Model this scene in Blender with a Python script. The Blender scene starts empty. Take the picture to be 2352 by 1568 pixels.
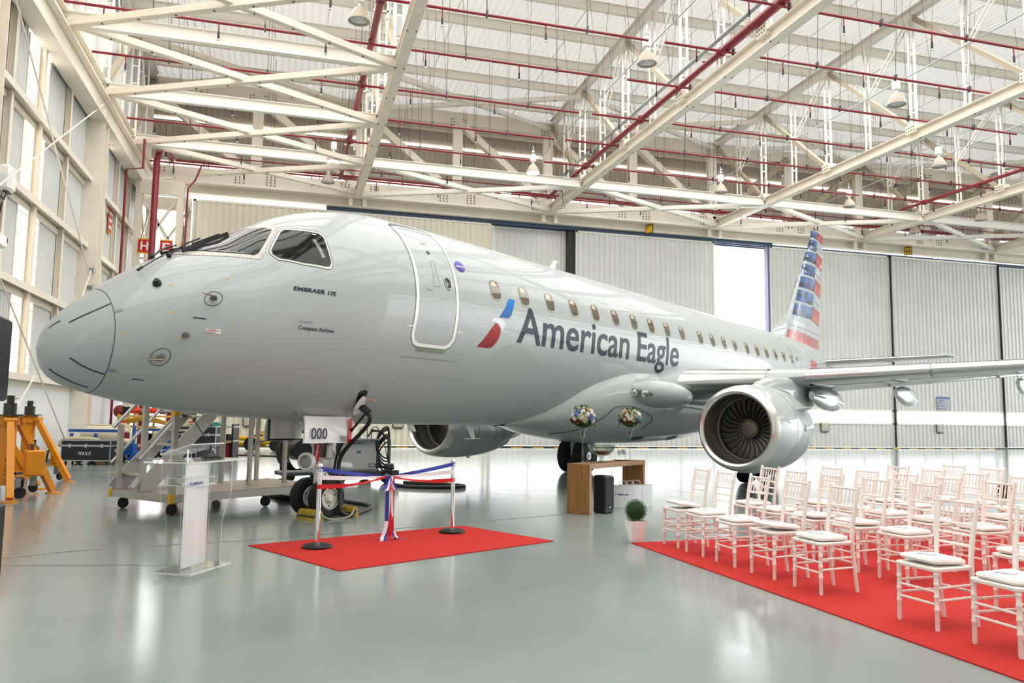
import bpy, bmesh, math, random
from mathutils import Matrix, Vector
random.seed(7)
PI = math.pi
sc = bpy.context.scene
COL = sc.collection
# ---------------------------------------------------------------- camera, world, lights, exposure
F_PX, PITCH, ROLL, CAM_H = 1805.8, 0.0984, 0.0129, 1.4934
cam = bpy.data.cameras.new('camera'); cam.sensor_width = 36.0; cam.lens = F_PX / 2352 * 36.0
cam.clip_start = 0.1; cam.clip_end = 600
cam_o = bpy.data.objects.new('camera', cam); COL.objects.link(cam_o); sc.camera = cam_o
_cp, _sp, _cr, _sr = math.cos(PITCH), math.sin(PITCH), math.cos(ROLL), math.sin(ROLL)
_X = Vector((1, 0, 0)); _Z = Vector((0, -_sp, _cp)); _F = Vector((0, _cp, _sp))
_R = _cr * _X + _sr * _Z; _U = -_sr * _X + _cr * _Z
# scene axes = hangar axes: x along the door wall (u), y towards it (v); WM turns viewer-aligned ground coordinates into them
VX, VY = math.cos(1.847), math.sin(1.847)
WM = Matrix(((VY, -VX, 0, 0), (VX, VY, 0, 0), (0, 0, 1, 0), (0, 0, 0, 1)))
HM = Matrix.Identity(4)
cam_o.matrix_world = WM @ Matrix(((_R.x, _U.x, -_F.x, 0), (_R.y, _U.y, -_F.y, 0), (_R.z, _U.z, -_F.z, CAM_H), (0, 0, 0, 1)))
WORLD, AREA_P = 7.0, 1050
world = bpy.data.worlds.new('overcast_sky'); sc.world = world; world.use_nodes = True
_n = world.node_tree.nodes; _n['Background'].inputs[0].default_value = (0.965, 0.985, 1.0, 1); _n['Background'].inputs[1].default_value = WORLD
def area(name, u, v, z, su, sv, power, rx=0.0, ry=0.0, col=(1, 0.985, 0.95)):
    l = bpy.data.lights.new(name, 'AREA'); l.shape = 'RECTANGLE'; l.size = su; l.size_y = sv; l.energy = power; l.color = col
    o = bpy.data.objects.new(name, l); COL.objects.link(o)
    o.matrix_world = HM @ Matrix.Translation((u, v, z)) @ Matrix.Rotation(ry, 4, 'Y') @ Matrix.Rotation(rx, 4, 'X')
    return o
for _u in (-2, 8, 18, 28):
    for _v in (4, 16, 28):
        area('overhead_fill_area', _u, _v, 17.0, 8.6, 11.0, AREA_P)  # soft panels added under the roof to strengthen the overhead light
sc.view_settings.view_transform = 'Standard'; sc.view_settings.look = 'None'
sc.view_settings.gamma = 1.0; sc.view_settings.use_curve_mapping = False
sc.view_settings.exposure = -0.2
sc.cycles.max_bounces = 8; sc.cycles.diffuse_bounces = 4; sc.cycles.glossy_bounces = 4
sc.cycles.transmission_bounces = 8; sc.cycles.transparent_max_bounces = 12
sc.cycles.use_denoising = True
sc.cycles.sample_clamp_indirect = 6.0
sc.cycles.caustics_reflective = False; sc.cycles.caustics_refractive = False
# ---------------------------------------------------------------- helpers
def lin(h):
    h = h.lstrip('#'); o = []
    for i in (0, 2, 4):
        c = int(h[i:i + 2], 16) / 255
        o.append(c / 12.92 if c <= 0.04045 else ((c + 0.055) / 1.055) ** 2.4)
    return (*o, 1.0)
MATS = {}
def mat(name, col='808080', rough=0.5, metal=0.0, coat=0.0, trans=0.0, alpha=1.0, emit=0.0, noise=0.0, nscale=20.0, bump=0.0, ior=1.45, aniso=None, spec=0.5, subs=0.0):
    if name in MATS: return MATS[name]
    m = bpy.data.materials.new(name); m.use_nodes = True
    nt = m.node_tree; b = nt.nodes['Principled BSDF']
    c = lin(col); b.inputs['Base Color'].default_value = c
    b.inputs['Roughness'].default_value = rough; b.inputs['Metallic'].default_value = metal
    b.inputs['Coat Weight'].default_value = coat; b.inputs['Coat Roughness'].default_value = 0.04
    b.inputs['Transmission Weight'].default_value = trans; b.inputs['Alpha'].default_value = alpha
    b.inputs['IOR'].default_value = ior; b.inputs['Specular IOR Level'].default_value = spec
    if emit: b.inputs['Emission Color'].default_value = c; b.inputs['Emission Strength'].default_value = emit
    if noise or bump:
        tc = nt.nodes.new('ShaderNodeTexCoord'); nz = nt.nodes.new('ShaderNodeTexNoise')
        nz.inputs['Scale'].default_value = nscale; nz.inputs['Detail'].default_value = 5
        src = tc.outputs['Object']
        if aniso:
            mp = nt.nodes.new('ShaderNodeMapping'); mp.inputs['Scale'].default_value = aniso
            nt.links.new(src, mp.inputs['Vector']); src = mp.outputs['Vector']
        nt.links.new(src, nz.inputs['Vector'])
        if noise:
            rp = nt.nodes.new('ShaderNodeValToRGB')
            rp.color_ramp.elements[0].position = 0.3; rp.color_ramp.elements[1].position = 0.7
            rp.color_ramp.elements[0].color = tuple(max(0, x * (1 - noise)) for x in c[:3]) + (1,)
            rp.color_ramp.elements[1].color = tuple(min(1, x * (1 + noise * 0.6)) for x in c[:3]) + (1,)
            nt.links.new(nz.outputs['Fac'], rp.inputs['Fac']); nt.links.new(rp.outputs['Color'], b.inputs['Base Color'])
        if bump:
            bp = nt.nodes.new('ShaderNodeBump'); bp.inputs['Strength'].default_value = bump; bp.inputs['Distance'].default_value = 0.01
            nt.links.new(nz.outputs['Fac'], bp.inputs['Height']); nt.links.new(bp.outputs['Normal'], b.inputs['Normal'])
    MATS[name] = m
    return m
def frame_of(d, up=(0, 0, 1)):
    d = Vector(d).normalized(); up = Vector(up)
    if abs(d.dot(up)) > 0.99: up = Vector((0, 1, 0)) if abs(d.y) < 0.9 else Vector((1, 0, 0))
    s = d.cross(up).normalized(); return d, s, s.cross(d).normalized()
class MB:
    def __init__(s): s.v = []; s.f = []; s.m = []; s.mi = 0
    def add(s, vs, fs):
        o = len(s.v); s.v += [tuple(p) for p in vs]; s.f += [tuple(i + o for i in f) for f in fs]; s.m += [s.mi] * len(fs); return s
    def box(s, c, d, rot=None):
        x, y, z = (k / 2 for k in d); c = Vector(c)
        vs = [Vector((i * x, j * y, k * z)) for k in (-1, 1) for j in (-1, 1) for i in (-1, 1)]
        if rot is not None: vs = [rot @ p for p in vs]
        return s.add([p + c for p in vs], [(0, 2, 3, 1), (4, 5, 7, 6), (0, 1, 5, 4), (2, 6, 7, 3), (0, 4, 6, 2), (1, 3, 7, 5)])
    def cbox(s, c, d, ch=0.01, rot=None):
        x, y, z = (k / 2 for k in d); c = Vector(c); ch = min(ch, x * .95, y * .95, z * .95)
        lay = [(x - ch, y - ch, -z), (x, y, -z + ch), (x, y, z - ch), (x - ch, y - ch, z)]
        vs = []
        for (a, b, h) in lay:
            k = ch if a == x else ch * 0.5
            a2, b2 = a - k, b - k
            vs += [Vector(p) for p in ((a, -b2, h), (a, b2, h), (a2, b, h), (-a2, b, h), (-a, b2, h), (-a, -b2, h), (-a2, -b, h), (a2, -b, h))]
        if rot is not None: vs = [rot @ p for p in vs]
        fs = [tuple(range(7, -1, -1)), tuple(range(24, 32))]
        for l in range(3):
            for i in range(8): fs.append((l * 8 + i, l * 8 + (i + 1) % 8, l * 8 + 8 + (i + 1) % 8, l * 8 + 8 + i))
        return s.add([p + c for p in vs], fs)
    def bar(s, p, q, w, h, up=(0, 0, 1)):
        p = Vector(p); q = Vector(q); d, sd, u = frame_of(q - p, up)
        vs = [e + sd * (i * w / 2) + u * (j * h / 2) for e in (p, q) for i, j in ((-1, -1), (1, -1), (1, 1), (-1, 1))]
        return s.add(vs, [(3, 2, 1, 0), (4, 5, 6, 7), (0, 1, 5, 4), (1, 2, 6, 5), (2, 3, 7, 6), (3, 0, 4, 7)])
    def ibeam(s, p, q, w, h, t=0.02, up=(0, 0, 1)):
        p = Vector(p); q = Vector(q); d, sd, u = frame_of(q - p, up); o = u * (h / 2 - t / 2)
        s.bar(p + o, q + o, w, t, up); s.bar(p - o, q - o, w, t, up); return s.bar(p, q, t, h - 2 * t, up)
    def angle(s, p, q, w, t=0.012, up=(0, 0, 1)):
        p = Vector(p); q = Vector(q); d, sd, u = frame_of(q - p, up)
        s.bar(p, q, w, t, up); return s.bar(p + sd * (w / 2) + u * (w / 2), q + sd * (w / 2) + u * (w / 2), t, w, up)
    def cyl(s, p, q, r, r2=None, n=12, cap=True):
        p = Vector(p); q = Vector(q); r2 = r if r2 is None else r2; d, a, b = frame_of(q - p)
        vs = []
        for e, k in ((p, r), (q, r2)):
            for i in range(n):
                t = 2 * PI * i / n; vs.append(e + (a * math.cos(t) + b * math.sin(t)) * k)
        fs = [(i, (i + 1) % n, n + (i + 1) % n, n + i) for i in range(n)]
        if cap: fs += [tuple(range(n - 1, -1, -1)), tuple(range(n, 2 * n))]
        return s.add(vs, fs)
    def tube(s, pts, r, n=8, closed=False):
        pts = [Vector(p) for p in pts]; m = len(pts); vs = []; ref = None
        for i, p in enumerate(pts):
            t = (pts[(i + 1) % m] - pts[i - 1]) if closed else (pts[min(i + 1, m - 1)] - pts[max(i - 1, 0)])
            t.normalize()
            if ref is None: _, a, b = frame_of(t)
            else:
                a = (ref - t * ref.dot(t)).normalized(); b = a.cross(t)
            ref = a; rr = r(i / (m - 1)) if callable(r) else r
            for k in range(n):
                g = 2 * PI * k / n; vs.append(p + (a * math.cos(g) + b * math.sin(g)) * rr)
        fs = []
        for i in range(m if closed else m - 1):
            for k in range(n):
                j = (i + 1) % m; fs.append((i * n + k, j * n + k, j * n + (k + 1) % n, i * n + (k + 1) % n))
        if not closed: fs += [tuple(range(n)), tuple(range(m * n - 1, m * n - n - 1, -1))]
        return s.add(vs, fs)
    def lathe(s, prof, n=24, o=(0, 0, 0), ax=(0, 0, 1), cap=True, a0=0.0, a1=2 * PI):
        o = Vector(o); d = Vector(ax).normalized()
        _, a, b = frame_of(d); vs = []; full = abs(a1 - a0 - 2 * PI) < 1e-6; nn = n if full else n + 1
        for (r, z) in prof:
            for i in range(nn):
                t = a0 + (a1 - a0) * i / n; vs.append(o + d * z + (a * math.cos(t) + b * math.sin(t)) * r)
        fs = []
        for l in range(len(prof) - 1):
            for i in range(n):
                j = (i + 1) % nn; fs.append((l * nn + i, l * nn + j, (l + 1) * nn + j, (l + 1) * nn + i))
        if cap and full:
            if prof[0][0] > 1e-5: fs.append(tuple(range(n - 1, -1, -1)))
            if prof[-1][0] > 1e-5: fs.append(tuple(range((len(prof) - 1) * n, len(prof) * n)))
        return s.add(vs, fs)
    def ball(s, c, r, n=12, m=8, sq=(1, 1, 1)):
        c = Vector(c); vs = [c + Vector((0, 0, -r * sq[2]))]; fs = []
        for j in range(1, m):
            t = -PI / 2 + PI * j / m
            for i in range(n):
                g = 2 * PI * i / n
                vs.append(c + Vector((r * sq[0] * math.cos(t) * math.cos(g), r * sq[1] * math.cos(t) * math.sin(g), r * sq[2] * math.sin(t))))
        vs.append(c + Vector((0, 0, r * sq[2]))); L = len(vs) - 1
        for i in range(n): fs.append((0, 1 + (i + 1) % n, 1 + i))
        for j in range(m - 2):
            for i in range(n): fs.append((1 + j * n + i, 1 + j * n + (i + 1) % n, 1 + (j + 1) * n + (i + 1) % n, 1 + (j + 1) * n + i))
        for i in range(n): fs.append((L, 1 + (m - 2) * n + i, 1 + (m - 2) * n + (i + 1) % n))
        return s.add(vs, fs)
    def prism(s, poly, ext, ev=None):
        """poly: 3D points of a flat outline, ext: extrusion vector"""
        n = len(poly); e = Vector(ext); p = [Vector(x) for x in poly]
        return s.add(p + [x + e for x in p], [tuple(range(n - 1, -1, -1)), tuple(range(n, 2 * n))] + [(i, (i + 1) % n, n + (i + 1) % n, n + i) for i in range(n)])
    def loft(s, rings, cap=True, closed=True):
        n = len(rings[0]); vs = [p for r in rings for p in r]; fs = []
        for l in range(len(rings) - 1):
            for i in range(n if closed else n - 1):
                fs.append((l * n + i, l * n + (i + 1) % n, (l + 1) * n + (i + 1) % n, (l + 1) * n + i))
        if cap: fs += [tuple(range(n - 1, -1, -1)), tuple(range((len(rings) - 1) * n, len(rings) * n))]
        return s.add(vs, fs)
    def ribbon(s, pts, wv, t=0.0):
        """flat strip along pts, wv: width vector (or one per point)"""
        pts = [Vector(p) for p in pts]; ws = wv if isinstance(wv, list) else [wv] * len(pts); vs = []
        for p, w in zip(pts, ws): w = Vector(w); vs += [p - w / 2, p + w / 2]
        return s.add(vs, [(2 * i, 2 * i + 2, 2 * i + 3, 2 * i + 1) for i in range(len(pts) - 1)])
    def build(s, name, m, parent=None, smooth=40, mw=None, fix=True):
        me = bpy.data.meshes.new(name); me.from_pydata(s.v, [], s.f); me.update()
        for x in (m if isinstance(m, (list, tuple)) else [m]): me.materials.append(x)
        if any(s.m): me.polygons.foreach_set('material_index', s.m)
        if fix:
            bm = bmesh.new(); bm.from_mesh(me); bmesh.ops.recalc_face_normals(bm, faces=bm.faces); bm.to_mesh(me); bm.free()
        if smooth:
            me.polygons.foreach_set('use_smooth', [True] * len(me.polygons)); me.set_sharp_from_angle(angle=math.radians(smooth))
        return link(name, me, parent, mw)
def link(name, me, parent=None, mw=None):
    o = bpy.data.objects.new(name, me); COL.objects.link(o)
    if parent is not None: o.parent = parent
    if mw is not None: o.matrix_local = mw
    return o
def tag(o, label=None, cat=None, group=None, kind=None):
    if label: o['label'] = label
    if cat: o['category'] = cat
    if group: o['group'] = group
    if kind: o['kind'] = kind
    return o
def thing(name, label, cat, mw=None, group=None, kind=None):
    o = bpy.data.objects.new(name, None); COL.objects.link(o); o.empty_display_size = 0.2
    if mw is not None: o.matrix_world = mw
    return tag(o, label, cat, group, kind)
def place(x, y, z=0.0, rz=0.0): return WM @ Matrix.Translation((x, y, z)) @ Matrix.Rotation(rz, 4, 'Z')
def axes(o, xd, yd=None):
    """matrix at o with local x along xd (horizontal)"""
    return Matrix.Translation((o[0], o[1], o[2] if len(o) > 2 else 0.0)) @ Matrix.Rotation(math.atan2(xd[1], xd[0]), 4, 'Z')
KIDS = {}
def kids(o): return [c for c in COL.objects if c.parent is o]
def dup(root, mw, label=None, group=None):
    r = root.copy(); COL.objects.link(r); r.matrix_world = mw
    if label: r['label'] = label
    if group: r['group'] = group
    ks = KIDS.get(root.name)
    if ks is None: ks = KIDS[root.name] = [(c, kids(c)) for c in kids(root)]
    for ch, sub in ks:
        c = ch.copy(); COL.objects.link(c); c.parent = r
        for g in sub:
            d = g.copy(); COL.objects.link(d); d.parent = c
    return r
def setting(mb, name, m, label, mw=HM, smooth=30, fix=True):
    return tag(mb.build(name, m, None, smooth, mw, fix), label, None, None, 'structure')
def text_mesh(body, bold=0.0, shear=0.0, space=1.0, res=6):
    """flat filled lettering scaled to the unit cap height, left end at x = 0; returns verts, faces, width"""
    cu = bpy.data.curves.new('lettering', 'FONT'); cu.body = body; cu.size = 1.0; cu.offset = bold; cu.shear = shear; cu.space_character = space; cu.resolution_u = res
    ob = bpy.data.objects.new('lettering', cu)
    me = ob.to_mesh(); vs = [v.co.copy() for v in me.vertices]; fs = [tuple(p.vertices) for p in me.polygons]
    ob.to_mesh_clear()
    cu.body = 'H'; me = ob.to_mesh(); cap = max(v.co.y for v in me.vertices) if len(me.vertices) else 0.7
    b0 = min(v.co.y for v in me.vertices); ob.to_mesh_clear()
    bpy.data.objects.remove(ob); bpy.data.curves.remove(cu)
    x0 = min(v.x for v in vs); k = 1.0 / (cap - b0)
    vs = [((v.x - x0) * k, (v.y - b0) * k) for v in vs]
    return vs, fs, max(v[0] for v in vs)
def flat_text(name, body, m, parent, o, xd, yd, height, width=None, off=0.003, **kw):
    """lettering laid on a flat face: o lower left corner, xd / yd directions in the parent's space"""
    vs, fs, w = text_mesh(body, **kw); xd = Vector(xd).normalized(); yd = Vector(yd).normalized(); n = xd.cross(yd) * off; o = Vector(o)
    kx = height if width is None else width / w
    mb = MB(); mb.add([o + n + xd * (a * kx) + yd * (b * height) for a, b in vs], fs)
    return mb.build(name, m, parent, 0, None, False)
ROOF_T, FLOOR_A, FLOOR_B, FLOOR_R, FLOOR_IOR = 0.075, '7c8784', '8d9794', 0.16, 1.5
# ---------------------------------------------------------------- materials
M_STEEL = mat('cream_painted_steel', 'eae1d2', 0.42, noise=0.06, nscale=1.5)
M_STEELW = mat('white_painted_steel', 'efebe2', 0.4)
M_DARKST = mat('brown_shade_steel', 'a89a84', 0.5)  # browner copy of the steel paint, shade put into its colour
M_CLAD = mat('grey_white_cladding', 'd6d6d2', 0.4, noise=0.05, nscale=0.8)
M_CLADIN = mat('corrugated_wall_sheet', 'd2d3d1', 0.38, noise=0.06, nscale=0.7)
M_CREAMCLAD = mat('cream_cladding', 'e2dccb', 0.45, noise=0.04, nscale=0.8)
M_WHITEWALL = mat('white_wall_paint', 'eceef0', 0.5, noise=0.04, nscale=1.2)
M_RED = mat('red_pipe_paint', '82202c', 0.35)
M_BLACK = mat('black_plastic', '15161a', 0.45)
M_DARK = mat('dark_grey_metal', '3a3d42', 0.45)
M_GREY = mat('grey_metal', '8b8f92', 0.4, 0.3)
M_GALV = mat('galvanised_metal', 'b4b8ba', 0.35, 0.7)
M_ALU = mat('worn_aluminium', 'b7b2a8', 0.42, 0.35, noise=0.1, nscale=6)
M_CHROME = mat('chrome', 'e8eaec', 0.06, 1.0)
M_BLUERAIL = mat('blue_door_rail', '3f4f6b', 0.5)
M_WHITE = mat('white_paint', 'f2f2f0', 0.4)
M_YEL = mat('yellow_paint', 'e3b21c', 0.45)
M_BRIGHTRED = mat('bright_red_paint', 'c81f26', 0.4)
def thin_glass(name, col, f0, tint=1.0, rough=.02):
    m = bpy.data.materials.new(name); m.use_nodes = True; nt = m.node_tree; nt.nodes.remove(nt.nodes['Principled BSDF'])
    tr = nt.nodes.new('ShaderNodeBsdfTransparent'); gl = nt.nodes.new('ShaderNodeBsdfGlossy'); lw = nt.nodes.new('ShaderNodeLayerWeight'); mr = nt.nodes.new('ShaderNodeMapRange'); mx = nt.nodes.new('ShaderNodeMixShader')
    c = lin(col); tr.inputs[0].default_value = tuple(x * tint for x in c[:3]) + (1,); gl.inputs[0].default_value = (1, 1, 1, 1); gl.inputs[1].default_value = rough; lw.inputs[0].default_value = .5
    pw = nt.nodes.new('ShaderNodeMath'); pw.operation = 'POWER'; pw.inputs[1].default_value = 3.5; nt.links.new(lw.outputs['Facing'], pw.inputs[0])
    mr.inputs['To Min'].default_value = f0; mr.inputs['To Max'].default_value = .85
    nt.links.new(pw.outputs[0], mr.inputs['Value']); nt.links.new(mr.outputs[0], mx.inputs[0]); nt.links.new(tr.outputs[0], mx.inputs[1]); nt.links.new(gl.outputs[0], mx.inputs[2]); nt.links.new(mx.outputs[0], nt.nodes['Material Output'].inputs[0]); MATS[name] = m; return m
M_ACR = thin_glass('clear_acrylic', 'ffffff', .012, .992); M_ACRE = mat('acrylic_bright_edge', 'f4fbf8', .1, alpha=.45); M_GLASS = thin_glass('clear_glass', 'f4f8f8', .05, .93); M_PANE = thin_glass('window_pane', 'ffffff', .02, .98)  # acrylic edges: their bright glow is put into a whitish half-clear colour
def translucent(name, col, t):
    m = bpy.data.materials.new(name); m.use_nodes = True; nt = m.node_tree; nt.nodes.remove(nt.nodes['Principled BSDF'])
    d = nt.nodes.new('ShaderNodeBsdfDiffuse'); tr = nt.nodes.new('ShaderNodeBsdfTranslucent'); mx = nt.nodes.new('ShaderNodeMixShader')
    d.inputs[0].default_value = lin(col); tr.inputs[0].default_value = lin(col); mx.inputs[0].default_value = t
    nt.links.new(d.outputs[0], mx.inputs[1]); nt.links.new(tr.outputs[0], mx.inputs[2])
    nt.links.new(mx.outputs[0], nt.nodes['Material Output'].inputs[0]); MATS[name] = m; return m
M_ROOF = translucent('translucent_roof_sheet', 'eceae6', ROOF_T)
M_SLAT = translucent('white_louvre_slat', 'fdf8f0', 0.6)
def floor_mat():
    m = bpy.data.materials.new('glossy_epoxy_floor'); m.use_nodes = True; nt = m.node_tree; b = nt.nodes['Principled BSDF']
    tc = nt.nodes.new('ShaderNodeTexCoord')
    n1 = nt.nodes.new('ShaderNodeTexNoise'); n1.inputs['Scale'].default_value = 0.35; n1.inputs['Detail'].default_value = 6
    r1 = nt.nodes.new('ShaderNodeValToRGB'); r1.color_ramp.elements[0].color = lin(FLOOR_A); r1.color_ramp.elements[1].color = lin(FLOOR_B)
    r1.color_ramp.elements[0].position = 0.35; r1.color_ramp.elements[1].position = 0.65
    n2 = nt.nodes.new('ShaderNodeTexNoise'); n2.inputs['Scale'].default_value = 2.5; n2.inputs['Detail'].default_value = 4
    r2 = nt.nodes.new('ShaderNodeMapRange'); r2.inputs['To Min'].default_value = FLOOR_R - 0.03; r2.inputs['To Max'].default_value = FLOOR_R + 0.04
    for n in (n1, n2): nt.links.new(tc.outputs['Object'], n.inputs['Vector'])
    nt.links.new(n1.outputs['Fac'], r1.inputs['Fac']); nt.links.new(r1.outputs['Color'], b.inputs['Base Color'])
    nt.links.new(n2.outputs['Fac'], r2.inputs['Value']); nt.links.new(r2.outputs['Result'], b.inputs['Roughness'])
    bp = nt.nodes.new('ShaderNodeBump'); bp.inputs['Strength'].default_value = 0.05; bp.inputs['Distance'].default_value = 0.02
    n3 = nt.nodes.new('ShaderNodeTexNoise'); n3.inputs['Scale'].default_value = 0.9; nt.links.new(tc.outputs['Object'], n3.inputs['Vector'])
    nt.links.new(n3.outputs['Fac'], bp.inputs['Height']); nt.links.new(bp.outputs['Normal'], b.inputs['Normal'])
    b.inputs['IOR'].default_value = FLOOR_IOR; return m
# ---------------------------------------------------------------- the hangar shell
def corr(mb, o, a, La, b, n, pitch, depth, flat=0.5):
    """trapezoid-ribbed sheet: origin o, unit a along the ribs' repeat, vector b along a rib, n outward"""
    o = Vector(o); a = Vector(a); b = Vector(b); n = Vector(n) * depth; k = int(round(La / pitch)); pitch = La / k; P = []
    for i in range(k):
        x = i * pitch
        for f, h in ((0, 0), (flat * .5, 0), (flat * .5 + .18, 1), (.82, 1)): P.append(o + a * (x + f * pitch) + n * h)
    P.append(o + a * La)
    m = len(P); mb.add(P + [p + b for p in P], [(i, i + 1, m + i + 1, m + i) for i in range(m - 1)])
    return mb
mb = MB(); mb.add([(-7.1, -30, 0), (95, -30, 0), (95, 41.2, 0), (-7.1, 41.2, 0)], [(0, 1, 2, 3)])
setting(mb, 'floor', floor_mat(), 'glossy grey-green epoxy hangar floor')
mb = MB(); mb.box((44, 110, -0.08), (260, 137, 0.1)); setting(mb, 'ground', mat('pale_concrete', 'd4d4d0', 0.8), 'bright concrete apron beyond the hangar doors')  # plain pale concrete colour for all the aprons
mb = MB(); mb.box((-47, 0, -0.08), (79, 140, 0.1)); setting(mb, 'ground_left', MATS['pale_concrete'], 'bright concrete apron outside the left wall')
mb = MB(); mb.box((44, -70, -0.08), (260, 79, 0.1)); setting(mb, 'ground_back', MATS['pale_concrete'], 'concrete apron behind the camera')
def zroof(v): return 17.42 + 0.02 * (39 - v)
mb = MB(); corr(mb, (-7.2, 41, zroof(41) + .62), (1, 0, 0), 78, (0, -51, zroof(-10) - zroof(41)), (0, 0, 1), 0.3, 0.085)
setting(mb, 'ceiling', M_ROOF, 'white corrugated hangar roof sheeting')
# left wall
mb = MB(); corr(mb, (-7.0, -8, 2.45), (0, 1, 0), 30.72, (0, 0, 10.0), (1, 0, 0), 0.22, 0.045)
corr(mb, (-7.0, 24.62, 2.45), (0, 1, 0), 6.3, (0, 0, 10.0), (1, 0, 0), 0.22, 0.045)
corr(mb, (-7.0, 32.1, 2.45), (0, 1, 0), 9.0, (0, 0, 10.0), (1, 0, 0), 0.22, 0.045)
corr(mb, (-7.0, -8, 12.45), (0, 1, 0), 49.2, (0, 0, 5.9), (1, 0, 0), 0.22, 0.045)
wl = setting(mb, 'wall_left', M_CLADIN, 'grey corrugated left wall of the hangar')
mb = MB(); mb.box((-6.98, 16.5, 1.2), (.14, 49, 2.4)); mb.build('low_panel', M_WHITEWALL, wl)
mb = MB(); mb.box((-6.9, 16.5, 0.06), (.06, 49, .12)); setting(mb, 'baseboard_left', M_GREY, 'grey kerb along the foot of the left wall')
for i, z in enumerate((2.43, 4.77, 7.13, 9.42)):
    mb = MB(); mb.ibeam((-6.82, -8, z), (-6.82, 41, z), .18, .3, .02, (1, 0, 0)); mb.bar((-6.93, -8, z - .17), (-6.93, 41, z - .17), .05, .16)
    mb.build('girt', M_STEEL, wl)
for v in (16.2, 18.6, 21.3, 23.66, 26.4, 31.5, 33.6, 36.0):
    mb = MB(); mb.ibeam((-6.86, v, 2.45), (-6.86, v, 11.6), .16, .16, .014, (1, 0, 0)); mb.build('wall_post', M_STEEL, wl)
mb = MB(); mb.box((-6.72, 16.5, 11.92), (.36, 49, .75)); mb.box((-6.58, 16.5, 11.5), (.5, 49, .05)); mb.box((-6.58, 16.5, 12.34), (.5, 49, .06)); mb.build('eave_beam', M_STEEL, wl)
for v in (8.9, 19.1, 29.25):
    mb = MB(); mb.ibeam((-6.68, v, 0), (-6.68, v, 11.9), .62, .62, .03, (0, 1, 0)); mb.build('column', M_STEEL, wl)
# louvred windows
SL = MB(); SL.box((0, 0, 0), (.012, .86, .34), Matrix.Rotation(math.radians(32), 3, 'Y'))
SL.mi = 1; SL.box((.085, 0, -.145), (.03, .86, .02))
def louvre(k, v0, v1, split, label):
    mb = MB()
    for v in (v0, v1): mb.box((-7.0, v, 7.0), (.12, .05, 9.1))
    for z in (2.47, 11.5): mb.box((-7.0, (v0 + v1) / 2, z), (.12, v1 - v0, .05))
    w = setting(mb, 'window_%d' % k, M_STEEL, label)
    me = None
    for a, b in split:
        for i in range(29):
            z = 2.62 + i * .306
            if me is None: o = SL.build('louvre_slat', [M_SLAT, M_STEEL], w, 0); me = o.data
            else: o = link('louvre_slat', me, w)
            o.matrix_local = Matrix.Translation((-7.03, (a + b) / 2, z)) @ Matrix.Diagonal((1, (b - a) / .86, 1, 1))
louvre(1, 22.74, 24.6, ((22.78, 23.6), (23.72, 24.56)), 'tall louvred light strip in the left wall before the column')
louvre(2, 30.94, 32.1, ((30.98, 31.42), (31.58, 32.06)), 'tall louvred light strip in the left wall behind the column')
# wall behind the camera with tall light strips
mb = MB(); FV = -9.6; us = [-7.0]
for k in range(5): us += [2.2 + 15 * k, 3.9 + 15 * k]
us.append(72.0)
for i in range(0, len(us), 2): corr(mb, (us[i], FV, 2.4), (1, 0, 0), us[i + 1] - us[i], (0, 0, 15.9), (0, 1, 0), .3, .045)
wf = setting(mb, 'wall_front', M_CLADIN, 'corrugated wall behind the camera')
mb = MB(); mb.box((32.5, FV, 1.2), (79, .1, 2.4)); mb.build('low_panel', M_WHITEWALL, wf)
for i in range(1, len(us) - 1, 2): mb = MB(); mb.box(((us[i] + us[i + 1]) / 2, FV, 14.7), (1.7, .06, 7.0)); mb.build('infill', M_CLADIN, wf)
mb = MB()
for i in range(1, len(us) - 1, 2):
    for k in range(29): mb.box(((us[i] + us[i + 1]) / 2, FV, 2.6 + .306 * k), (1.7, .34, .012), Matrix.Rotation(math.radians(58), 3, 'X'))
tag(mb.build('louvre_slats', M_SLAT, wf, 0), kind='stuff')
# door wall: header cladding over the girder
mb = MB()
for z0, z1 in ((12.45, 13.45), (13.95, 15.85), (16.2, 18.0)): corr(mb, (-7, 41.0, z0), (1, 0, 0), 78, (0, 0, z1 - z0), (0, -1, 0), 0.3, 0.05)
wb = setting(mb, 'wall_back', mat('header_cladding', 'b9b0a6', 0.5), 'corrugated cladding above the hangar doors')  # brown-grey base colour has the shade above the doors mixed in
for z in (13.7, 16.02):
    mb = MB(); mb.box((32, 41.05, z), (78, .02, .5)); mb.build('light_strip', M_SLAT, wb)
for z in (13.42, 13.97, 15.83, 16.22, 17.0):
    mb = MB(); mb.ibeam((-7, 40.7, z), (71, 40.7, z), .2, .18, .02); mb.build('rail_beam', M_STEEL, wb)
# beams that carry the door rails
mb = MB(); mb.ibeam((-6.8, 39.75, 12.28), (71, 39.75, 12.28), .3, .42, .03); mb.box((32, 40.3, 12.3), (78, .04, .3))
bm_ = setting(mb, 'trim_1', M_STEEL, 'cream runway beam above the hangar doors')
for u in (3, 13.2, 23.2, 33.1, 43.1):
    mb = MB(); mb.box((u - .35, 39.6, 12.36), (.2, .4, .62)); mb.box((u + .35, 39.6, 12.36), (.2, .4, .62)); mb.box((u, 39.6, 12.62), (.9, .4, .06)); mb.build('hanger_bracket', M_STEEL, bm_)
for i in range(24):
    mb = MB(); mb.box((-4 + i * 2.6, 39.55, 12.56), (.12, .1, .12)); mb.build('rail_clip', M_BLACK, bm_)
for v, u0, u1 in ((39.95, 1.5, 27.3), (40.35, 10, 71), (40.75, 8, 71)):
    mb = MB(); mb.box(((u0 + u1) / 2, v, 11.98), (u1 - u0, .12, .2)); mb.build('door_rail', M_BLUERAIL, bm_)
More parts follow.
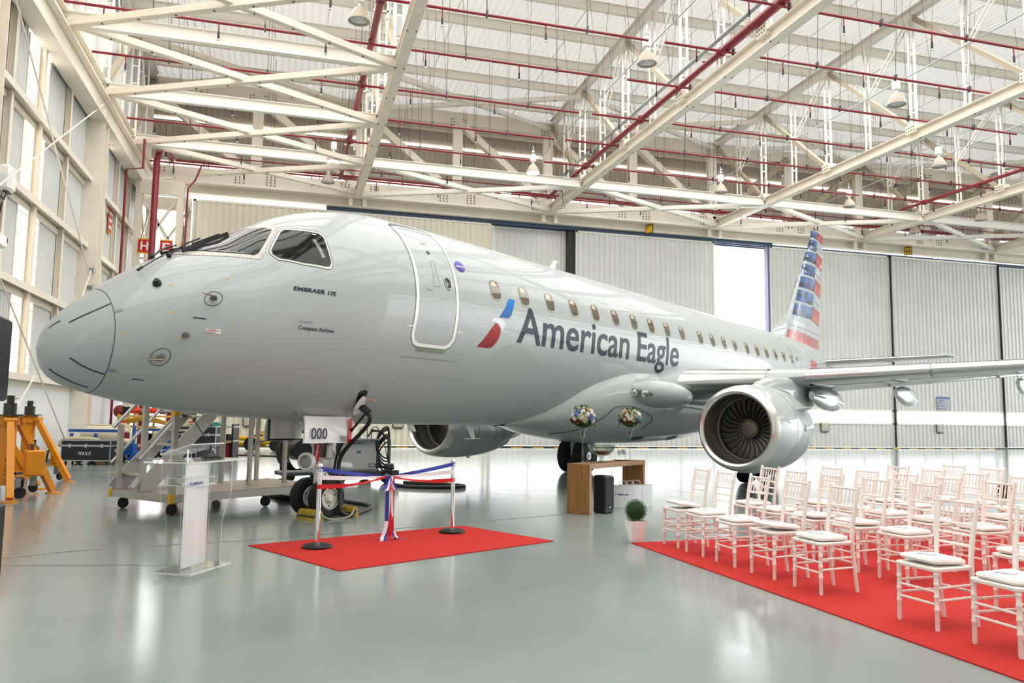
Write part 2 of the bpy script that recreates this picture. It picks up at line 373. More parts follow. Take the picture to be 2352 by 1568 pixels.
# sliding doors
DH = 11.86
def hdoor(k, u0, u1, v, label, clad, dark=False):
    d = MB(); w = u1 - u0
    corr(d, (u0 + .06, v, 2.34), (1, 0, 0), w - .12, (0, 0, DH - 2.34), (0, -1, 0), 0.31, 0.045)
    corr(d, (u0 + .06, v, 0.1), (1, 0, 0), w - .12, (0, 0, 1.36), (0, -1, 0), 0.31, 0.045)
    o = setting(d, 'door_%d' % k, clad, label, HM, 0)
    for uu in (u0 + .05, u1 - .05):
        m_ = MB(); m_.box((uu, v + .05, DH / 2 + .03), (.12, .24, DH)); m_.build('edge_post', M_CLAD, o)
    for z in (1.5, 2.3, DH - .02):
        m_ = MB(); m_.box(((u0 + u1) / 2, v - .02, z), (w, .1, .1)); m_.build('cross_rail', M_STEELW, o)
    n = max(2, int(round(w / 2.1)))
    for i in range(n):
        a = u0 + .12 + (w - .24) * i / n; b = u0 + .12 + (w - .24) * (i + 1) / n
        m_ = MB(); m_.box(((a + b) / 2, v + .04, 1.9), (b - a - .05, .012, .7)); m_.build('pane', M_PANE, o)
        m_ = MB(); m_.box((b, v + .02, 1.9), (.05, .08, .72)); m_.build('glazing_bar', M_STEELW, o)
    m_ = MB(); m_.box(((u0 + u1) / 2, v, .04), (w, .1, .07)); m_.build('bottom_seal', M_BLACK, o)
    return o
hdoor(1, -4.75, 10.2, 40.0, 'widest cream sliding door, nearest the left wall tower', M_CREAMCLAD)
hdoor(2, 9.9, 14.9, 40.45, 'recessed sliding door panel behind the aircraft roof antenna', M_CLAD)
hdoor(3, 14.9, 23.4, 40.0, 'white sliding door to the left of the open gap', M_CLAD)
hdoor(4, 27.15, 35.6, 40.0, 'white sliding door behind the aircraft tail', M_CLAD)
hdoor(5, 35.72, 44.2, 40.0, 'white sliding door carrying the blue-headed notice', M_CLAD)
hdoor(6, 43.9, 53.2, 40.45, 'recessed sliding door at the right end of the wall', M_CLAD)
hdoor(7, 53.2, 62, 40.0, 'farthest sliding door beyond the right end', M_CLAD)
hdoor(8, 62, 71, 40.0, 'last sliding door out at the corner of the hangar', M_CLAD)
mb = MB(); mb.box((14.72, 40.2, 6), (.5, .3, 11.9)); setting(mb, 'trim_2', M_BLACK, 'black gap between two sliding doors')
mb = MB(); mb.box((27.12, 40.2, 6), (.2, .34, 11.9)); setting(mb, 'trim_3', mat('violet_grey_seal', '77708a', 0.6), 'grey rubber seal at the edge of the open door gap')
mb = MB(); mb.box((35.66, 39.9, 6), (.07, .12, 11.8)); setting(mb, 'trim_4', M_BLACK, 'thin dark gap between the two white doors right of the tail')
mb = MB(); mb.box((44.12, 39.9, 6), (.07, .12, 11.8)); setting(mb, 'trim_5', M_BLACK, 'thin dark gap beside the recessed right door')
# yellow and black kerb line at the foot of the doors
mb = MB(); mb.box((32, 39.86, .03), (78, .03, .05)); setting(mb, 'baseboard_back', M_BLACK, 'black door track along the foot of the doors')
mb = MB()
for i in range(40): mb.box((-4 + i * 1.2, 39.8, .02), (.6, .04, .035))
st = mb.build('track_stripe', M_YEL, bpy.data.objects['baseboard_back']); tag(st, kind='stuff')
# electric boxes and notices on the doors
def ebox(u, v, z, label):
    t = thing('electric_box', label, 'electric box', HM @ Matrix.Translation((u, v, z)), 'electric boxes on the hangar doors')
    m_ = MB(); m_.cbox((0, -.09, 0), (.48, .14, .48), .03); m_.build('box', mat('box_grey', 'b9b3a6', 0.5), t)
    m_ = MB(); m_.tube([(-.27, -.05, .3), (-.27, -.05, -.22), (-.2, -.05, -.3), (.2, -.05, -.3), (.27, -.05, -.22), (.27, -.05, .3)], .015, 6); m_.build('guard_rail', M_BLACK, t)
    m_ = MB(); m_.box((0, -.165, .04), (.1, .01, .06)); m_.build('plate', M_WHITE, t)
    m_ = MB(); m_.cyl((.14, -.16, .04), (.14, -.19, .04), .02); m_.build('latch', M_BLACK, t)
for u, lb in ((-1.75, 'grey electric box on the cream door, seen through the step frame'), (5.4, 'grey electric box on the cream door beside the far engine'), (30.6, 'grey electric box on the door below the tail, right of the near engine'), (38.95, 'grey electric box on the door below the blue-headed notice')):
    ebox(u, 39.95, 1.26, lb)
t = thing('notice_board', 'pale notice board with blue header on the white door', 'notice', HM @ Matrix.Translation((39.3, 39.92, 2.8)))
mb = MB(); mb.cbox((0, 0, 0), (.98, .03, .82), .01); mb.build('board', mat('notice_lilac', 'a9acbd', 0.5), t)
mb = MB(); mb.cbox((0, -.018, .36), (.98, .02, .11), .008); mb.build('header', mat('notice_blue', '2c4a98', 0.4), t)
for z, w in ((.2, .42), (.13, .32), (.02, .38), (-.15, .47), (-.32, .53)):
    mb = MB(); mb.box((-.36 + w / 2, -.018, z), (w, .004, .03)); mb.build('text_line', mat('notice_ink', '4a4c62', 0.5), t)
mb = MB(); mb.box((-.42, -.018, -.14), (.04, .004, .42)); mb.build('side_bar', MATS['notice_ink'], t)
for u, nm, lb in ((19.12, '02', 'yellow bay sign hanging over the white door left of the gap'), (36.68, '03', 'yellow bay sign 03 hanging over the doors right of the tail')):
    t = thing('bay_sign', lb, 'sign', HM @ Matrix.Translation((u, 39.5, 12.25)) @ Matrix.Rotation(-1.0, 4, 'Z'), 'yellow bay signs over the doors')
    mb = MB(); mb.box((0, 0, 0), (.46, .05, .62)); mb.build('plate', M_BLACK, t)
    mb = MB(); mb.box((0, -.028, 0), (.4, .01, .56)); mb.build('face', M_YEL, t)
    if nm == '03': flat_text('number', nm, M_BLACK, t, (-.14, -.035, -.2), (1, 0, 0), (0, 0, 1), .22, .28, .002, bold=.02)
    mb = MB(); mb.box((0, -.035, .16), (.28, .004, .06)); mb.build('text_line', M_BLACK, t)
# ---------------------------------------------------------------- roof steelwork
def ladder(mb, p, q, g=.13, w=.07, step=.75):
    p = Vector(p); q = Vector(q); d, s, u = frame_of(q - p, (0, 1, 0)); L = (q - p).length
    s = Vector((1, 0, 0))
    for k in (-1, 1): mb.bar(p + s * g * k, q + s * g * k, w, w * 1.1, (0, 1, 0))
    n = int(L / step)
    for i in range(1, n): c = p.lerp(q, i / n); mb.bar(c - s * g, c + s * g, .06, .012, (0, 1, 0))
def bolts(pts, n, r=.03):
    m = MB(); n = Vector(n)
    for p in pts: m.cyl(Vector(p), Vector(p) + n * .02, r, n=6)
    return m
NODES = [34.55 - 5.06 * k for k in range(8)]
def truss():
    t = thing('roof_truss', '', 'roof truss', None, 'cream steel roof trusses')
    m = MB(); m.ibeam((0, -8, 12.72), (0, 39.2, 12.72), .34, .44, .03); m.build('bottom_chord', M_STEEL, t)
    m = MB(); m.ibeam((0, -8, zroof(-8)), (0, 39.2, zroof(39.2)), .3, .36, .025); m.build('top_chord', M_STEELW, t)
    tops = [39.2] + NODES
    for i, v in enumerate(NODES):
        m = MB(); ladder(m, (0, v, 12.9), (0, v, zroof(v) - .1)); m.build('post', M_STEELW, t)
        a = (0, tops[i], zroof(tops[i]) - .1); b = (0, v, 12.95)
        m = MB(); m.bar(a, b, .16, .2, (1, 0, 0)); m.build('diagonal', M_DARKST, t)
        vm = (tops[i] + v) / 2
        m = MB(); ladder(m, (0, vm, 12.9), (0, vm, zroof(vm) - .1), .11, .06); m.build('sub_post', M_STEELW, t)
        m = MB(); ladder(m, (0, vm, 15.1), (0, v + .1, zroof(v) - .25), .09, .05); m.build('sub_diagonal', M_STEELW, t)
        m = MB(); m.box((0, v, 12.98), (.4, .5, .34)); m.build('gusset_plate', M_STEEL, t)
        m = MB(); m.box((0, v, zroof(v) - .22), (.36, .45, .3)); m.build('gusset_plate', M_STEEL, t)
        bp = [(x, v + y, z) for x, k in ((.2, 1), (-.22, -1)) for y in (-.18, -.06, .06, .18) for z in (12.9, 13.03)]
        bo = bolts(bp, (.02, 0, 0)); bo = bo.build('bolts', M_DARK, t, 0); tag(bo, kind='stuff')
    bo = bolts([(s * .13, v, 12.5) for v in [36.5 - 2.5 * i for i in range(16)] for s in (-1, 1)], (0, 0, -1), .028); tag(bo.build('flange_bolts', M_DARK, t, 0), kind='stuff')
    return t
TU = (3.0, 13.2, 23.2, 33.1, 43.1, 53.1, 63.1)
tr0 = truss()
TL = ('roof truss nearest the left wall, running above the aircraft nose', 'second roof truss from the left, beside the thick red main pipe', 'third roof truss from the left, above the aircraft mid fuselage', 'fourth roof truss from the left, near the right edge', 'fifth roof truss from the left, far right over the tail', 'sixth roof truss, only a sliver at far right', 'seventh and last roof truss, out over the right end')
for i, u in enumerate(TU):
    if i == 0: tr0.matrix_world = HM @ Matrix.Translation((u, 0, 0)); tr0['label'] = TL[0]
    else: dup(tr0, HM @ Matrix.Translation((u, 0, 0)), TL[i])
dup(tr0, HM @ Matrix.Translation((-6.62, 0, .0)), 'laced steel roof truss standing on the left wall itself')
# horizontal bracing at bottom chord level
def panel(u0, u1, v0, v1, z, label, strut=True):
    t = thing('roof_bracing', label, 'bracing', HM, 'roof bracing frames')
    if strut:
        m = MB(); m.ibeam((u0, v0, z + .12), (u1, v0, z + .12), .2, .42, .02); m.build('strut', M_STEELW, t)
    for a, b, dz in (((u0, v0), (u1, v1), -.06), ((u0, v1), (u1, v0), -.14)):
        m = MB(); m.angle((a[0], a[1], z + dz), (b[0], b[1], z + dz), .2, .02); L = math.hypot(b[0] - a[0], b[1] - a[1])
        o = m.build('diagonal', M_STEELW if u0 > 0 else M_STEEL, t)
        bl = bolts([(a[0] + (b[0] - a[0]) * k / 9, a[1] + (b[1] - a[1]) * k / 9, z + dz - .012) for k in range(1, 9)], (0, 0, -1), .03); tag(bl.build('bolts', M_DARK, o, 0), kind='stuff')
VN = (9.0, 14.05, 19.1, 24.2, 29.25, 34.4, 39.1)
WH = ('over the camera side', 'second from the camera side', 'third from the camera side', 'just before the wall column', 'just behind the wall column', 'against the door girder')
for i in range(6): panel(-6.5, 2.85, VN[i], VN[i + 1], 12.62, 'crossed steel bracing between left wall and first truss, ' + WH[i])
for i, (a, b) in enumerate(zip(TU[:5], TU[1:6])): panel(a + .15, b - .15, 34.4, 39.1, 12.62, 'crossed steel bracing by the door girder, %s bay from the left truss' % ('first', 'second', 'third', 'fourth', 'fifth')[i])
for i, (a, b) in enumerate(zip((-6.6,) + TU[:5], TU[:6])): panel(a + .15, b - .15, 34.4, 39.1, 17.05, 'light crossed bracing under the roof sheets, %s bay' % ('leftmost', 'second', 'third', 'fourth', 'fifth', 'sixth')[i], False)
# purlins with sag rods
m = MB(); m.ibeam((-7, 0, 0), (71, 0, 0), .16, .4, .02); pme = None
m2 = MB()
for k in range(16): m2.bar((-4 + 5 * k, 0, -.05), (-4 + 5 * k, 2.53, -.05), .03, .03)
for i in range(17):
    v = 38.2 - i * 2.53; t = thing('purlin', 'cream roof purlin, number %s counted from the door girder' % ('one two three four five six seven eight nine ten eleven twelve thirteen fourteen fifteen sixteen seventeen'.split()[i]), 'purlin', HM @ Matrix.Translation((0, v, zroof(v) + .38)), 'roof purlins')
    if pme is None: pme = m.build('beam', M_STEELW, t).data; rme = m2.build('sag_rods', M_STEELW, t); tag(rme, kind='stuff'); rme = rme.data
    else: link('beam', pme, t); tag(link('sag_rods', rme, t), kind='stuff')
# big girder over the doors
t = thing('door_girder', 'deep cream lattice girder spanning above the hangar doors', 'girder', HM)
m = MB(); m.ibeam((-6.8, 39.3, 12.82), (71, 39.3, 12.82), .42, .72, .04, (0, 0, 1)); m.box((32, 39.12, 12.82), (78, .03, .68)); m.build('bottom_chord', M_STEEL, t)
m = MB(); m.ibeam((-6.8, 39.4, 17.15), (71, 39.4, 17.15), .42, .66, .04); m.box((32, 39.2, 17.15), (78, .03, .6)); m.build('top_chord', M_STEEL, t)
GN = [-6.9 + 4.98 * i for i in range(17)]
for i, u in enumerate(GN):
    m = MB(); m.box((u, 39.35, 15), (.5, .3, 4.2)); m.build('post', M_STEEL, t)
    if i < 16:
        a, b = (17.0, 12.95) if u < 22 else (12.95, 17.0)
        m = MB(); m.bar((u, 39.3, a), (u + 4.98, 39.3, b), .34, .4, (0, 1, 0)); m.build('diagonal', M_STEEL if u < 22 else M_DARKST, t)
    pts = [(u + x, 39.08, z) for x in (-.9, -.72, -.54, .54, .72, .9) for z in (12.62, 12.76, 12.9, 13.04)] + [(u + x, 39.16, z) for x in (-.4, -.25, .25, .4) for z in (16.6, 16.76, 16.92, 17.08)]
    tag(bolts(pts, (0, -1, 0), .032).build('bolts', M_DARK, t, 0), kind='stuff')
t = thing('catwalk', 'steel catwalk with pipe railings behind the door girder', 'catwalk', HM)
m = MB(); m.box((32, 40.1, 13.2), (77, .8, .05)); m.build('deck', M_GALV, t)
for z in (13.55, 13.9, 14.25):
    m = MB(); m.bar((-6.5, 39.85, z), (70, 39.85, z), .045, .045); m.build('rail', M_GREY, t)
rp = MB(); rp.bar((0, 0, 13.2), (0, 0, 14.25), .045, .045); rme = None
for i in range(44):
    if rme is None: o = rp.build('rail_post', M_GREY, t, 0); rme = o.data
    else: o = link('rail_post', rme, t)
    o.matrix_local = Matrix.Translation((-5.9 + i * 1.75, 39.85, 0))
tag(thing('catwalk_pipe', 'long red fire pipe running along the catwalk', 'pipe', HM)); o = bpy.data.objects['catwalk_pipe']
m = MB(); m.cyl((-5.5, 39.0, 13.42), (70, 39.0, 13.42), .06); m.build('pipe', M_RED, o)
m = MB(); m.cyl((-5.5, 39.0, 13.75), (70, 39.0, 13.75), .03); m.build('branch', M_RED, o)
# sprinkler network
drop_me = None
def branch(v, u0, u1, z, label):
    global drop_me
    t = thing('sprinkler_pipe', label, 'sprinkler pipe', HM @ Matrix.Translation((0, v, z)), 'red sprinkler branch pipes')
    m = MB(); m.cyl((u0, 0, 0), (u1, 0, 0), .042, n=8); m.build('pipe', M_RED, t)
    u = u0 + 1.1; k = 0
    while u < u1 - .3:
        if drop_me is None:
            m = MB(); m.cyl((0, 0, 0), (0, 0, -.3), .022, n=6); m.mi = 1; m.cyl((0, 0, -.28), (0, 0, -.5), .032, n=6); m.mi = 2; m.cyl((0, 0, -.5), (0, 0, -.54), .04, n=6)
            o = m.build('sprinkler_head', [M_RED, M_BLACK, M_GALV], t); drop_me = o.data
        else: o = link('sprinkler_head', drop_me, t)
        o.matrix_local = Matrix.Translation((u, 0, 0))
        m = MB(); h = zroof(v) - z
        m.cyl((u + 1.3, .0, 0), (u + 1.3 + (k % 3 - 1) * .35, .25 - .5 * (k % 2), h), .008, n=4); m.cyl((u + 1.3, 0, 0), (u + 1.3, -.3, h), .008, n=4); m.box((u + 1.3, 0, .03), (.05, .12, .2)); m.build('hanger_wire', M_DARK, t, 0)
        u += 3.1; k += 1
NM = 'first second third fourth fifth sixth seventh eighth ninth tenth eleventh twelfth'.split()
for i, v in enumerate((38.4, 36.0, 33.0, 30.05, 27.1, 23.9, 21.1, 18.2, 15.3, 12.4)):
    branch(v, -6.6, 10.2, 13.1, 'red sprinkler branch above the nose, %s from the door girder' % NM[i])
    branch(v, 10.75, 27.7, 13.12, 'red sprinkler branch in the middle bays, %s from the door girder' % NM[i])
    branch(v, 28.2, 45.5, 13.14, 'red sprinkler branch in the right bays, %s from the door girder' % NM[i])
for u, v1, r, lb in ((2.1, 39.0, .13, 'thick red main pipe along the first truss above the nose'), (12.95, 39.0, .13, 'thick red main pipe bracketed to the second truss'), (32.3, 38.0, .11, 'red main pipe beside the fourth truss at right')):
    t = thing('main_pipe', lb, 'pipe', HM @ Matrix.Translation((u, 0, 13.3)), 'thick red sprinkler mains')
    m = MB(); m.cyl((0, -6, 0), (0, 21.5, 0), r * 1.12, n=16); m.cyl((0, 21.5, 0), (0, 33.5, 0), r * .85, n=16); m.cyl((0, 33.5, 0), (0, v1, 0), r * .62, n=16); m.build('pipe', M_RED, t)
    for v in (16.0, 21.5, 27.5, 33.5):
        m = MB(); m.cyl((0, v - .08, 0), (0, v + .08, 0), r * 1.25, n=16); m.build('coupling', M_RED, t)
        m = MB(); m.box((.12, v + 1, .16), (.5, .14, .05)); m.box((.3, v + 1, .1), (.06, .14, .3)); m.build('bracket', M_STEELW, t)
# monorail and conduits
for u, z, r, v0, v1, nm, lb in ((12.45, 13.35, .045, -4, 38.2, 'hoist_rail', 'twin galvanised hoist rail beside the thick red main pipe'), (11.0, 13.75, .022, 8, 36, 'lamp_conduit', 'thin grey conduit carrying the lamp above mid fuselage'), (20.7, 13.75, .022, 8, 38, 'lamp_conduit', 'thin grey conduit carrying the lamps of the third bay'), (28.4, 13.75, .022, 8, 38, 'lamp_conduit', 'thin grey conduit carrying the lamps of the fourth bay')):
    t = thing(nm, lb, 'conduit' if r < .04 else 'rail', HM @ Matrix.Translation((u, 0, z)))
    m = MB(); m.cyl((0, v0, 0), (0, v1, 0), r, n=8); m.build('tube', M_GALV, t)
    if r > .04: m = MB(); m.cyl((.1, v0, .03), (.1, v1, .03), r * .8, n=8); m.build('second_tube', M_GALV, t)
    for v in range(12, int(v1), 3):
        m = MB(); m.cyl((0, v, 0), (.4, v, 3.9), .008, n=4); m.cyl((0, v, 0), (-.4, v, 3.9), .008, n=4); m.build('hanger_wire', M_DARK, t, 0)
t = thing('hoist_hook', 'small dark blue hoist hook hanging from the hoist rail', 'hook', HM @ Matrix.Translation((12.5, 35.4, 12.95)))
m = MB(); m.lathe([(.05, .3), (.13, .15), (.14, 0), (.06, -.2), (.03, -.3)], 12); m.build('block', mat('navy_paint', '20304f', 0.4), t)
m = MB(); m.cyl((0, 0, -.3), (0, 0, -.75), .015); m.tube([(0, 0, -.75), (.06, 0, -.82), (.04, 0, -.92), (-.04, 0, -.9)], .02, 6); m.build('hook', M_DARK, t)
# high bay lamps
M_LAMPIN = mat('lamp_reflector', 'e9ecec', 0.25, 0.4); M_LIT = mat('lit_lamp', 'fffdf2', 0.3, emit=30); M_LAMPOUT = mat('lamp_taupe', 'b7ab9b', 0.45)
def lamp():
    t = thing('high_bay_lamp', '', 'lamp', None, 'hanging high bay lamps')
    m = MB(); m.lathe([(.05, .42), (.11, .4), (.17, .33), (.25, .2), (.3, .06), (.31, 0), (.3, 0), (.24, .19), (.15, .32), (.06, .38)], 28, cap=False); m.build('reflector', M_LAMPOUT, t)
    m = MB(); m.lathe([(.298, .01), (.238, .19), (.15, .31), (.0, .36)], 28, cap=False); m.build('reflector_lining', M_LAMPIN, t)
    m = MB(); m.ball((0, 0, .2), .09, 12, 8, (1, 1, 1.5)); m.build('bulb', M_WHITE, t)
    m = MB(); m.cyl((0, 0, .4), (0, 0, .52), .05); m.cbox((0, 0, .7), (.24, .2, .34), .03); m.build('ballast_box', M_WHITE, t)
    m = MB(); m.cyl((0, 0, .86), (0, 0, 1.25), .02); m.box((0, 0, 1.0), (.14, .06, .1)); m.build('hook', M_GALV, t)
    return t
LP = ((1.5, 21.4, 0, 'unlit high bay lamp hanging above the aircraft nose'), (10.3, 21.4, 0, 'unlit high bay lamp above mid fuselage beside the red main pipe'), (19.9, 21.7, 0, 'unlit high bay lamp in the third bay, nearest the camera'), (1.5, 34.1, 1, 'lit high bay lamp left of the first truss'), (1.4, 36.6, 0, 'small unlit lamp at the foot of the first truss'), (10.2, 32.9, 1, 'lit high bay lamp between first and second truss'), (19.7, 32.9, 0, 'unlit high bay lamp right of the second truss, near the doors'), (27.2, 33.1, 0, 'unlit high bay lamp above the tail fin'), (26.5, 26.6, 0, 'unlit high bay lamp in the fourth bay, under the roof sheets'), (35.6, 33.1, 0, 'unlit high bay lamp near the right edge of the doors'), (34.5, 36.6, 0, 'unlit lamp low over the doors right of the tail fin'))
l0 = lamp()
for i, (u, v, on, lb) in enumerate(LP):
    w_ = HM @ Matrix.Translation((u, v, 12.5 if i != 4 else 12.3))
    if i == 0: o = l0; o.matrix_world = w_; o['label'] = lb
    else: o = dup(l0, w_, lb)
    if on:
        for c in kids(o):
            if c.name.startswith(('bulb', 'reflector_lining')): c.data = c.data.copy(); c.data.materials[0] = M_LIT
# ---------------------------------------------------------------- corner tower
t = thing('corner_tower', 'cream lattice tower in the corner carrying the girder', 'tower', HM)
cs = [(-6.45, 36.0), (-4.8, 36.0), (-6.45, 38.7), (-4.8, 38.7)]
for u, v in cs:
    m = MB(); m.ibeam((u, v, 0), (u, v, 11.5), .26, .26, .02, (0, 1, 0)); m.build('post', M_STEEL, t)
for a, b in ((0, 1), (1, 3), (2, 3), (0, 2)):
    (ua, va), (ub, vb) = cs[a], cs[b]
    m = MB(); m.bar((ua, va, 11.2), (ub, vb, 11.2), .3, .6); m.build('head_beam', M_STEEL, t)
    for z in (1.2, 4.6, 8.1):
        m = MB(); m.bar((ua, va, z), (ub, vb, z), .09, .09); m.build('tie', M_STEEL, t)
    for z0, z1 in ((1.2, 4.6), (4.6, 8.1), (8.1, 10.9)):
        for p, q in (((ua, va, z0), (ub, vb, z1)), ((ua, va, z1), (ub, vb, z0))):
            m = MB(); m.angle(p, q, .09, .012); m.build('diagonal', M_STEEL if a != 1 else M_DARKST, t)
for x, ch, lb, fr in ((-6.1, 'H', 'red square sign with white letter H on the tower', 0), (-5.25, 'E', 'red square sign with white letter E on the tower', 0), (-4.66, 'Q', 'red square sign with white letter Q on the tower side', 1)):
    mw = HM @ Matrix.Translation((x, 35.82 if not fr else 36.05, 8.6)) @ Matrix.Rotation(0 if not fr else PI / 2, 4, 'Z')
    s = thing('letter_sign', lb, 'sign', mw, 'red letter signs on the tower')
    m = MB(); m.box((0, 0, 0), (.5, .02, .66)); m.build('plate', M_YEL, s)
    m = MB(); m.box((0, -.012, 0), (.5, .01, .54)); m.build('face', M_BRIGHTRED, s)
    flat_text('letter', ch, M_WHITE, s, (-.15, -.018, -.19), (1, 0, 0), (0, 0, 1), .38, .3, .002, bold=.02)
s = thing('letter_sign', 'red sign with white letter H turned sideways on the left wall', 'sign', HM @ Matrix.Translation((-6.9, 33.0, 8.95)) @ Matrix.Rotation(PI / 2, 4, 'Z'), 'red letter signs on the tower')
m = MB(); m.box((0, 0, 0), (.5, .02, 1.05)); m.build('plate', M_YEL, s); m = MB(); m.box((0, -.012, 0), (.5, .01, .95)); m.build('face', M_BRIGHTRED, s)
for z in (-.28, 0, .28): m = MB(); m.box((0, -.02, z), (.42, .008, .11)); m.build('letter_bar', M_WHITE, s)
# red risers near the tower
for nm, pts, r, lb in (('fire_riser', [(-5.66, 34.9, 0), (-5.66, 34.9, 12.1), (-5.6, 35.4, 12.9), (-5.6, 38.5, 13.3)], .13, 'thick red fire riser in front of the corner tower'), ('fire_riser', [(-6.6, 33.9, 0), (-6.6, 33.9, 11.3), (-6.0, 33.9, 11.4), (-6.0, 33.9, 12.6)], .05, 'thin red pipe climbing the left wall by the tower'), ('fire_riser', [(-4.55, 36.1, 0), (-4.55, 36.1, 11.3), (-4.3, 36.4, 11.8), (-4.2, 37.5, 12.8)], .04, 'thin red pipe climbing the right side of the tower')):
    t = thing(nm, lb, 'pipe', HM, 'red fire risers by the tower'); m = MB(); m.tube(pts, r, 10); m.build('pipe', M_RED, t)
t = thing('red_column', 'broad red padded column at the foot of the tower', 'column', HM @ Matrix.Translation((-4.2, 33.5, 0)))
m = MB(); m.cyl((0, 0, 0), (0, 0, 2.6), .34, n=20); m.build('padding', mat('red_padding', 'b8373c', 0.6, noise=.3, nscale=5), t)
# wires on the left wall
for a, b, lb in (((-6.4, 19.82, 10.98), (-6.4, 28.27, 5.98), 'long steel bracing wire slanting down the left wall to the column clamps'), ((-6.4, 28.66, 11.97), (-6.4, 19.0, 6.15), 'bracing wire rising from the left edge to the column head'), ((-6.4, 20.17, 4.54), (-6.4, 26.66, .67), 'lower bracing wire slanting behind the orange jacks'), ((-6.4, 23.24, 2.46), (-6.4, 21.75, 1.49), 'short bracing wire falling to the left behind the jacks'), ((-6.4, 28.4, 6.2), (-6.4, 26.4, 4.0), 'short stay wire below the column clamps')):
    t = thing('bracing_wire', lb, 'wire', HM, 'bracing wires on the left wall'); m = MB(); m.cyl(a, b, .022, n=6); m.build('wire', M_STEEL, t, 0)
# equipment on the left wall
t = thing('antenna_box', 'white radio box fixed high on the left wall post', 'wall box', HM @ Matrix.Translation((-6.6, 20.75, 7.0)))
m = MB(); m.cbox((0, 0, 0), (.28, .45, .62), .06); m.build('housing', M_WHITE, t); m = MB(); m.box((.02, 0, -.33), (.1, .3, .04)); m.build('plug_row', M_DARK, t)
m = MB(); m.tube([(.05, -.1, -.33), (.1, -.4, -.6), (.08, -.75, -.55), (.08, -.8, -.8), (.1, -.6, -.95), (.1, -.5, -.7)], .02, 6); m.build('cable', M_BLACK, t)
t = thing('wall_projector', 'small white projector on a bracket at the left wall', 'projector', HM @ Matrix.Translation((-6.5, 19.9, 5.35)))
m = MB(); m.cbox((0, 0, 0), (.4, .5, .3), .04); m.build('housing', M_WHITE, t); m = MB(); m.box((.1, .26, .05), (.2, .02, .12)); m.build('vent_grille', M_DARK, t)
m = MB(); m.bar((0, 0, .15), (-.3, 0, .45), .05, .05); m.box((-.3, 0, .5), (.1, .3, .1)); m.build('bracket', M_GALV, t)
for z, lb in ((6.3, 'upper grey cable clamp on the wall column'), (5.7, 'lower grey cable clamp on the wall column')):
    t = thing('cable_clamp', lb, 'clamp', HM @ Matrix.Translation((-6.5, 28.9, z)), 'cable clamps on the column'); m = MB(); m.cbox((0, 0, 0), (.22, .08, .12), .02); m.build('body', M_GREY, t); m = MB(); m.cyl((.08, -.05, -.1), (.08, -.05, .1), .03); m.build('pin', M_GALV, t)
SKIN = 'a7aeae'
# ---------------------------------------------------------------- the aircraft
# local frame: x = s (metres aft of the datum near the nose), y = towards starboard (so port side is -y), z up
M_SKIN = mat('silver_grey_aircraft_paint', SKIN, 0.5, 0.0, coat=0.45)
M_SKINW = mat('white_band_paint', 'f0f1ef', 0.4, coat=0.3)
M_NAVY = mat('dark_slate_lettering', '253040', 0.5, coat=0.12, spec=.2)
M_LINE = mat('panel_gap', '3d4043', 0.5)
M_WGLASS = mat('dark_cockpit_glass', '191b1b', 0.05, spec=.3)
M_CABGLASS = mat('tinted_cabin_pane', '564a38', 0.08, coat=0.9)
M_CABINNER = mat('cabin_inner_lining', 'c9b795', 0.3, coat=0.8)
M_POL = mat('polished_leading_edge', 'c9c8c6', 0.16, 1.0)
M_INLET = mat('inlet_lip_metal', 'cfcbc6', 0.28, 1.0)
M_DUCT = mat('inlet_duct_grey', '55544f', 0.45)
M_FAN = mat('titanium_fan', '7d776e', 0.38, 0.55)
M_TYRE = mat('black_rubber', '17171a', 0.7, noise=.2, nscale=12)
M_HUB = mat('cream_wheel_hub', 'd9d6c8', 0.35)
M_GEAR = mat('white_gear_paint', 'e4e3de', 0.3)
YAW, AX, AY, TILT = 0.9221, -4.9411, 9.3471, 0.0056
_dx, _dy = math.cos(YAW), math.sin(YAW); _ct, _st = math.cos(TILT), math.sin(TILT)
AM = WM @ Matrix(((_dx * _ct, -_dy, _dx * _st, AX + _dx * (10 - 10 * _ct)), (_dy * _ct, _dx, _dy * _st, AY + _dy * (10 - 10 * _ct)), (-_st, 0, _ct, 10 * _st), (0, 0, 0, 1)))
JET = thing('passenger_jet', 'silver-grey twin-engine regional passenger jet filling the hangar', 'aircraft', AM)
KS = [-0.69, -0.601, -0.413, -0.137, 0.195, 0.582, 0.969, 1.412, 1.854, 2.407, 3.071, 3.956, 5.062, 6.5, 19., 21, 23.5, 26, 28.5, 30.2, 31.0]
KT = [2.17, 2.404, 2.637, 2.882, 3.144, 3.4, 3.598, 3.787, 4.058, 4.351, 4.562, 4.685, 4.705, 4.71, 4.71, 4.71, 4.72, 4.66, 4.5, 4.3, 4.15]
KB = [2.17, 1.922, 1.775, 1.687, 1.615, 1.547, 1.496, 1.455, 1.427, 1.406, 1.371, 1.357, 1.354, 1.354, 1.354, 1.5, 1.98, 2.62, 3.3, 3.72, 3.95]
KW = [0.0, 0.191, 0.372, 0.555, 0.733, 0.905, 1.033, 1.151, 1.238, 1.323, 1.4, 1.45, 1.485, 1.505, 1.505, 1.48, 1.36, 1.1, .7, .36, .1]
def slopes(x, y):
    n = len(x); h = [x[i + 1] - x[i] for i in range(n - 1)]; d = [(y[i + 1] - y[i]) / h[i] for i in range(n - 1)]; m = [d[0]] + [0.0] * (n - 2) + [d[-1]]
    for i in range(1, n - 1):
        if d[i - 1] * d[i] > 0: w1 = 2 * h[i] + h[i - 1]; w2 = h[i] + 2 * h[i - 1]; m[i] = (w1 + w2) / (w1 / d[i - 1] + w2 / d[i])
    return m
SLT, SLB, SLW = slopes(KS, KT), slopes(KS, KB), slopes(KS, KW)
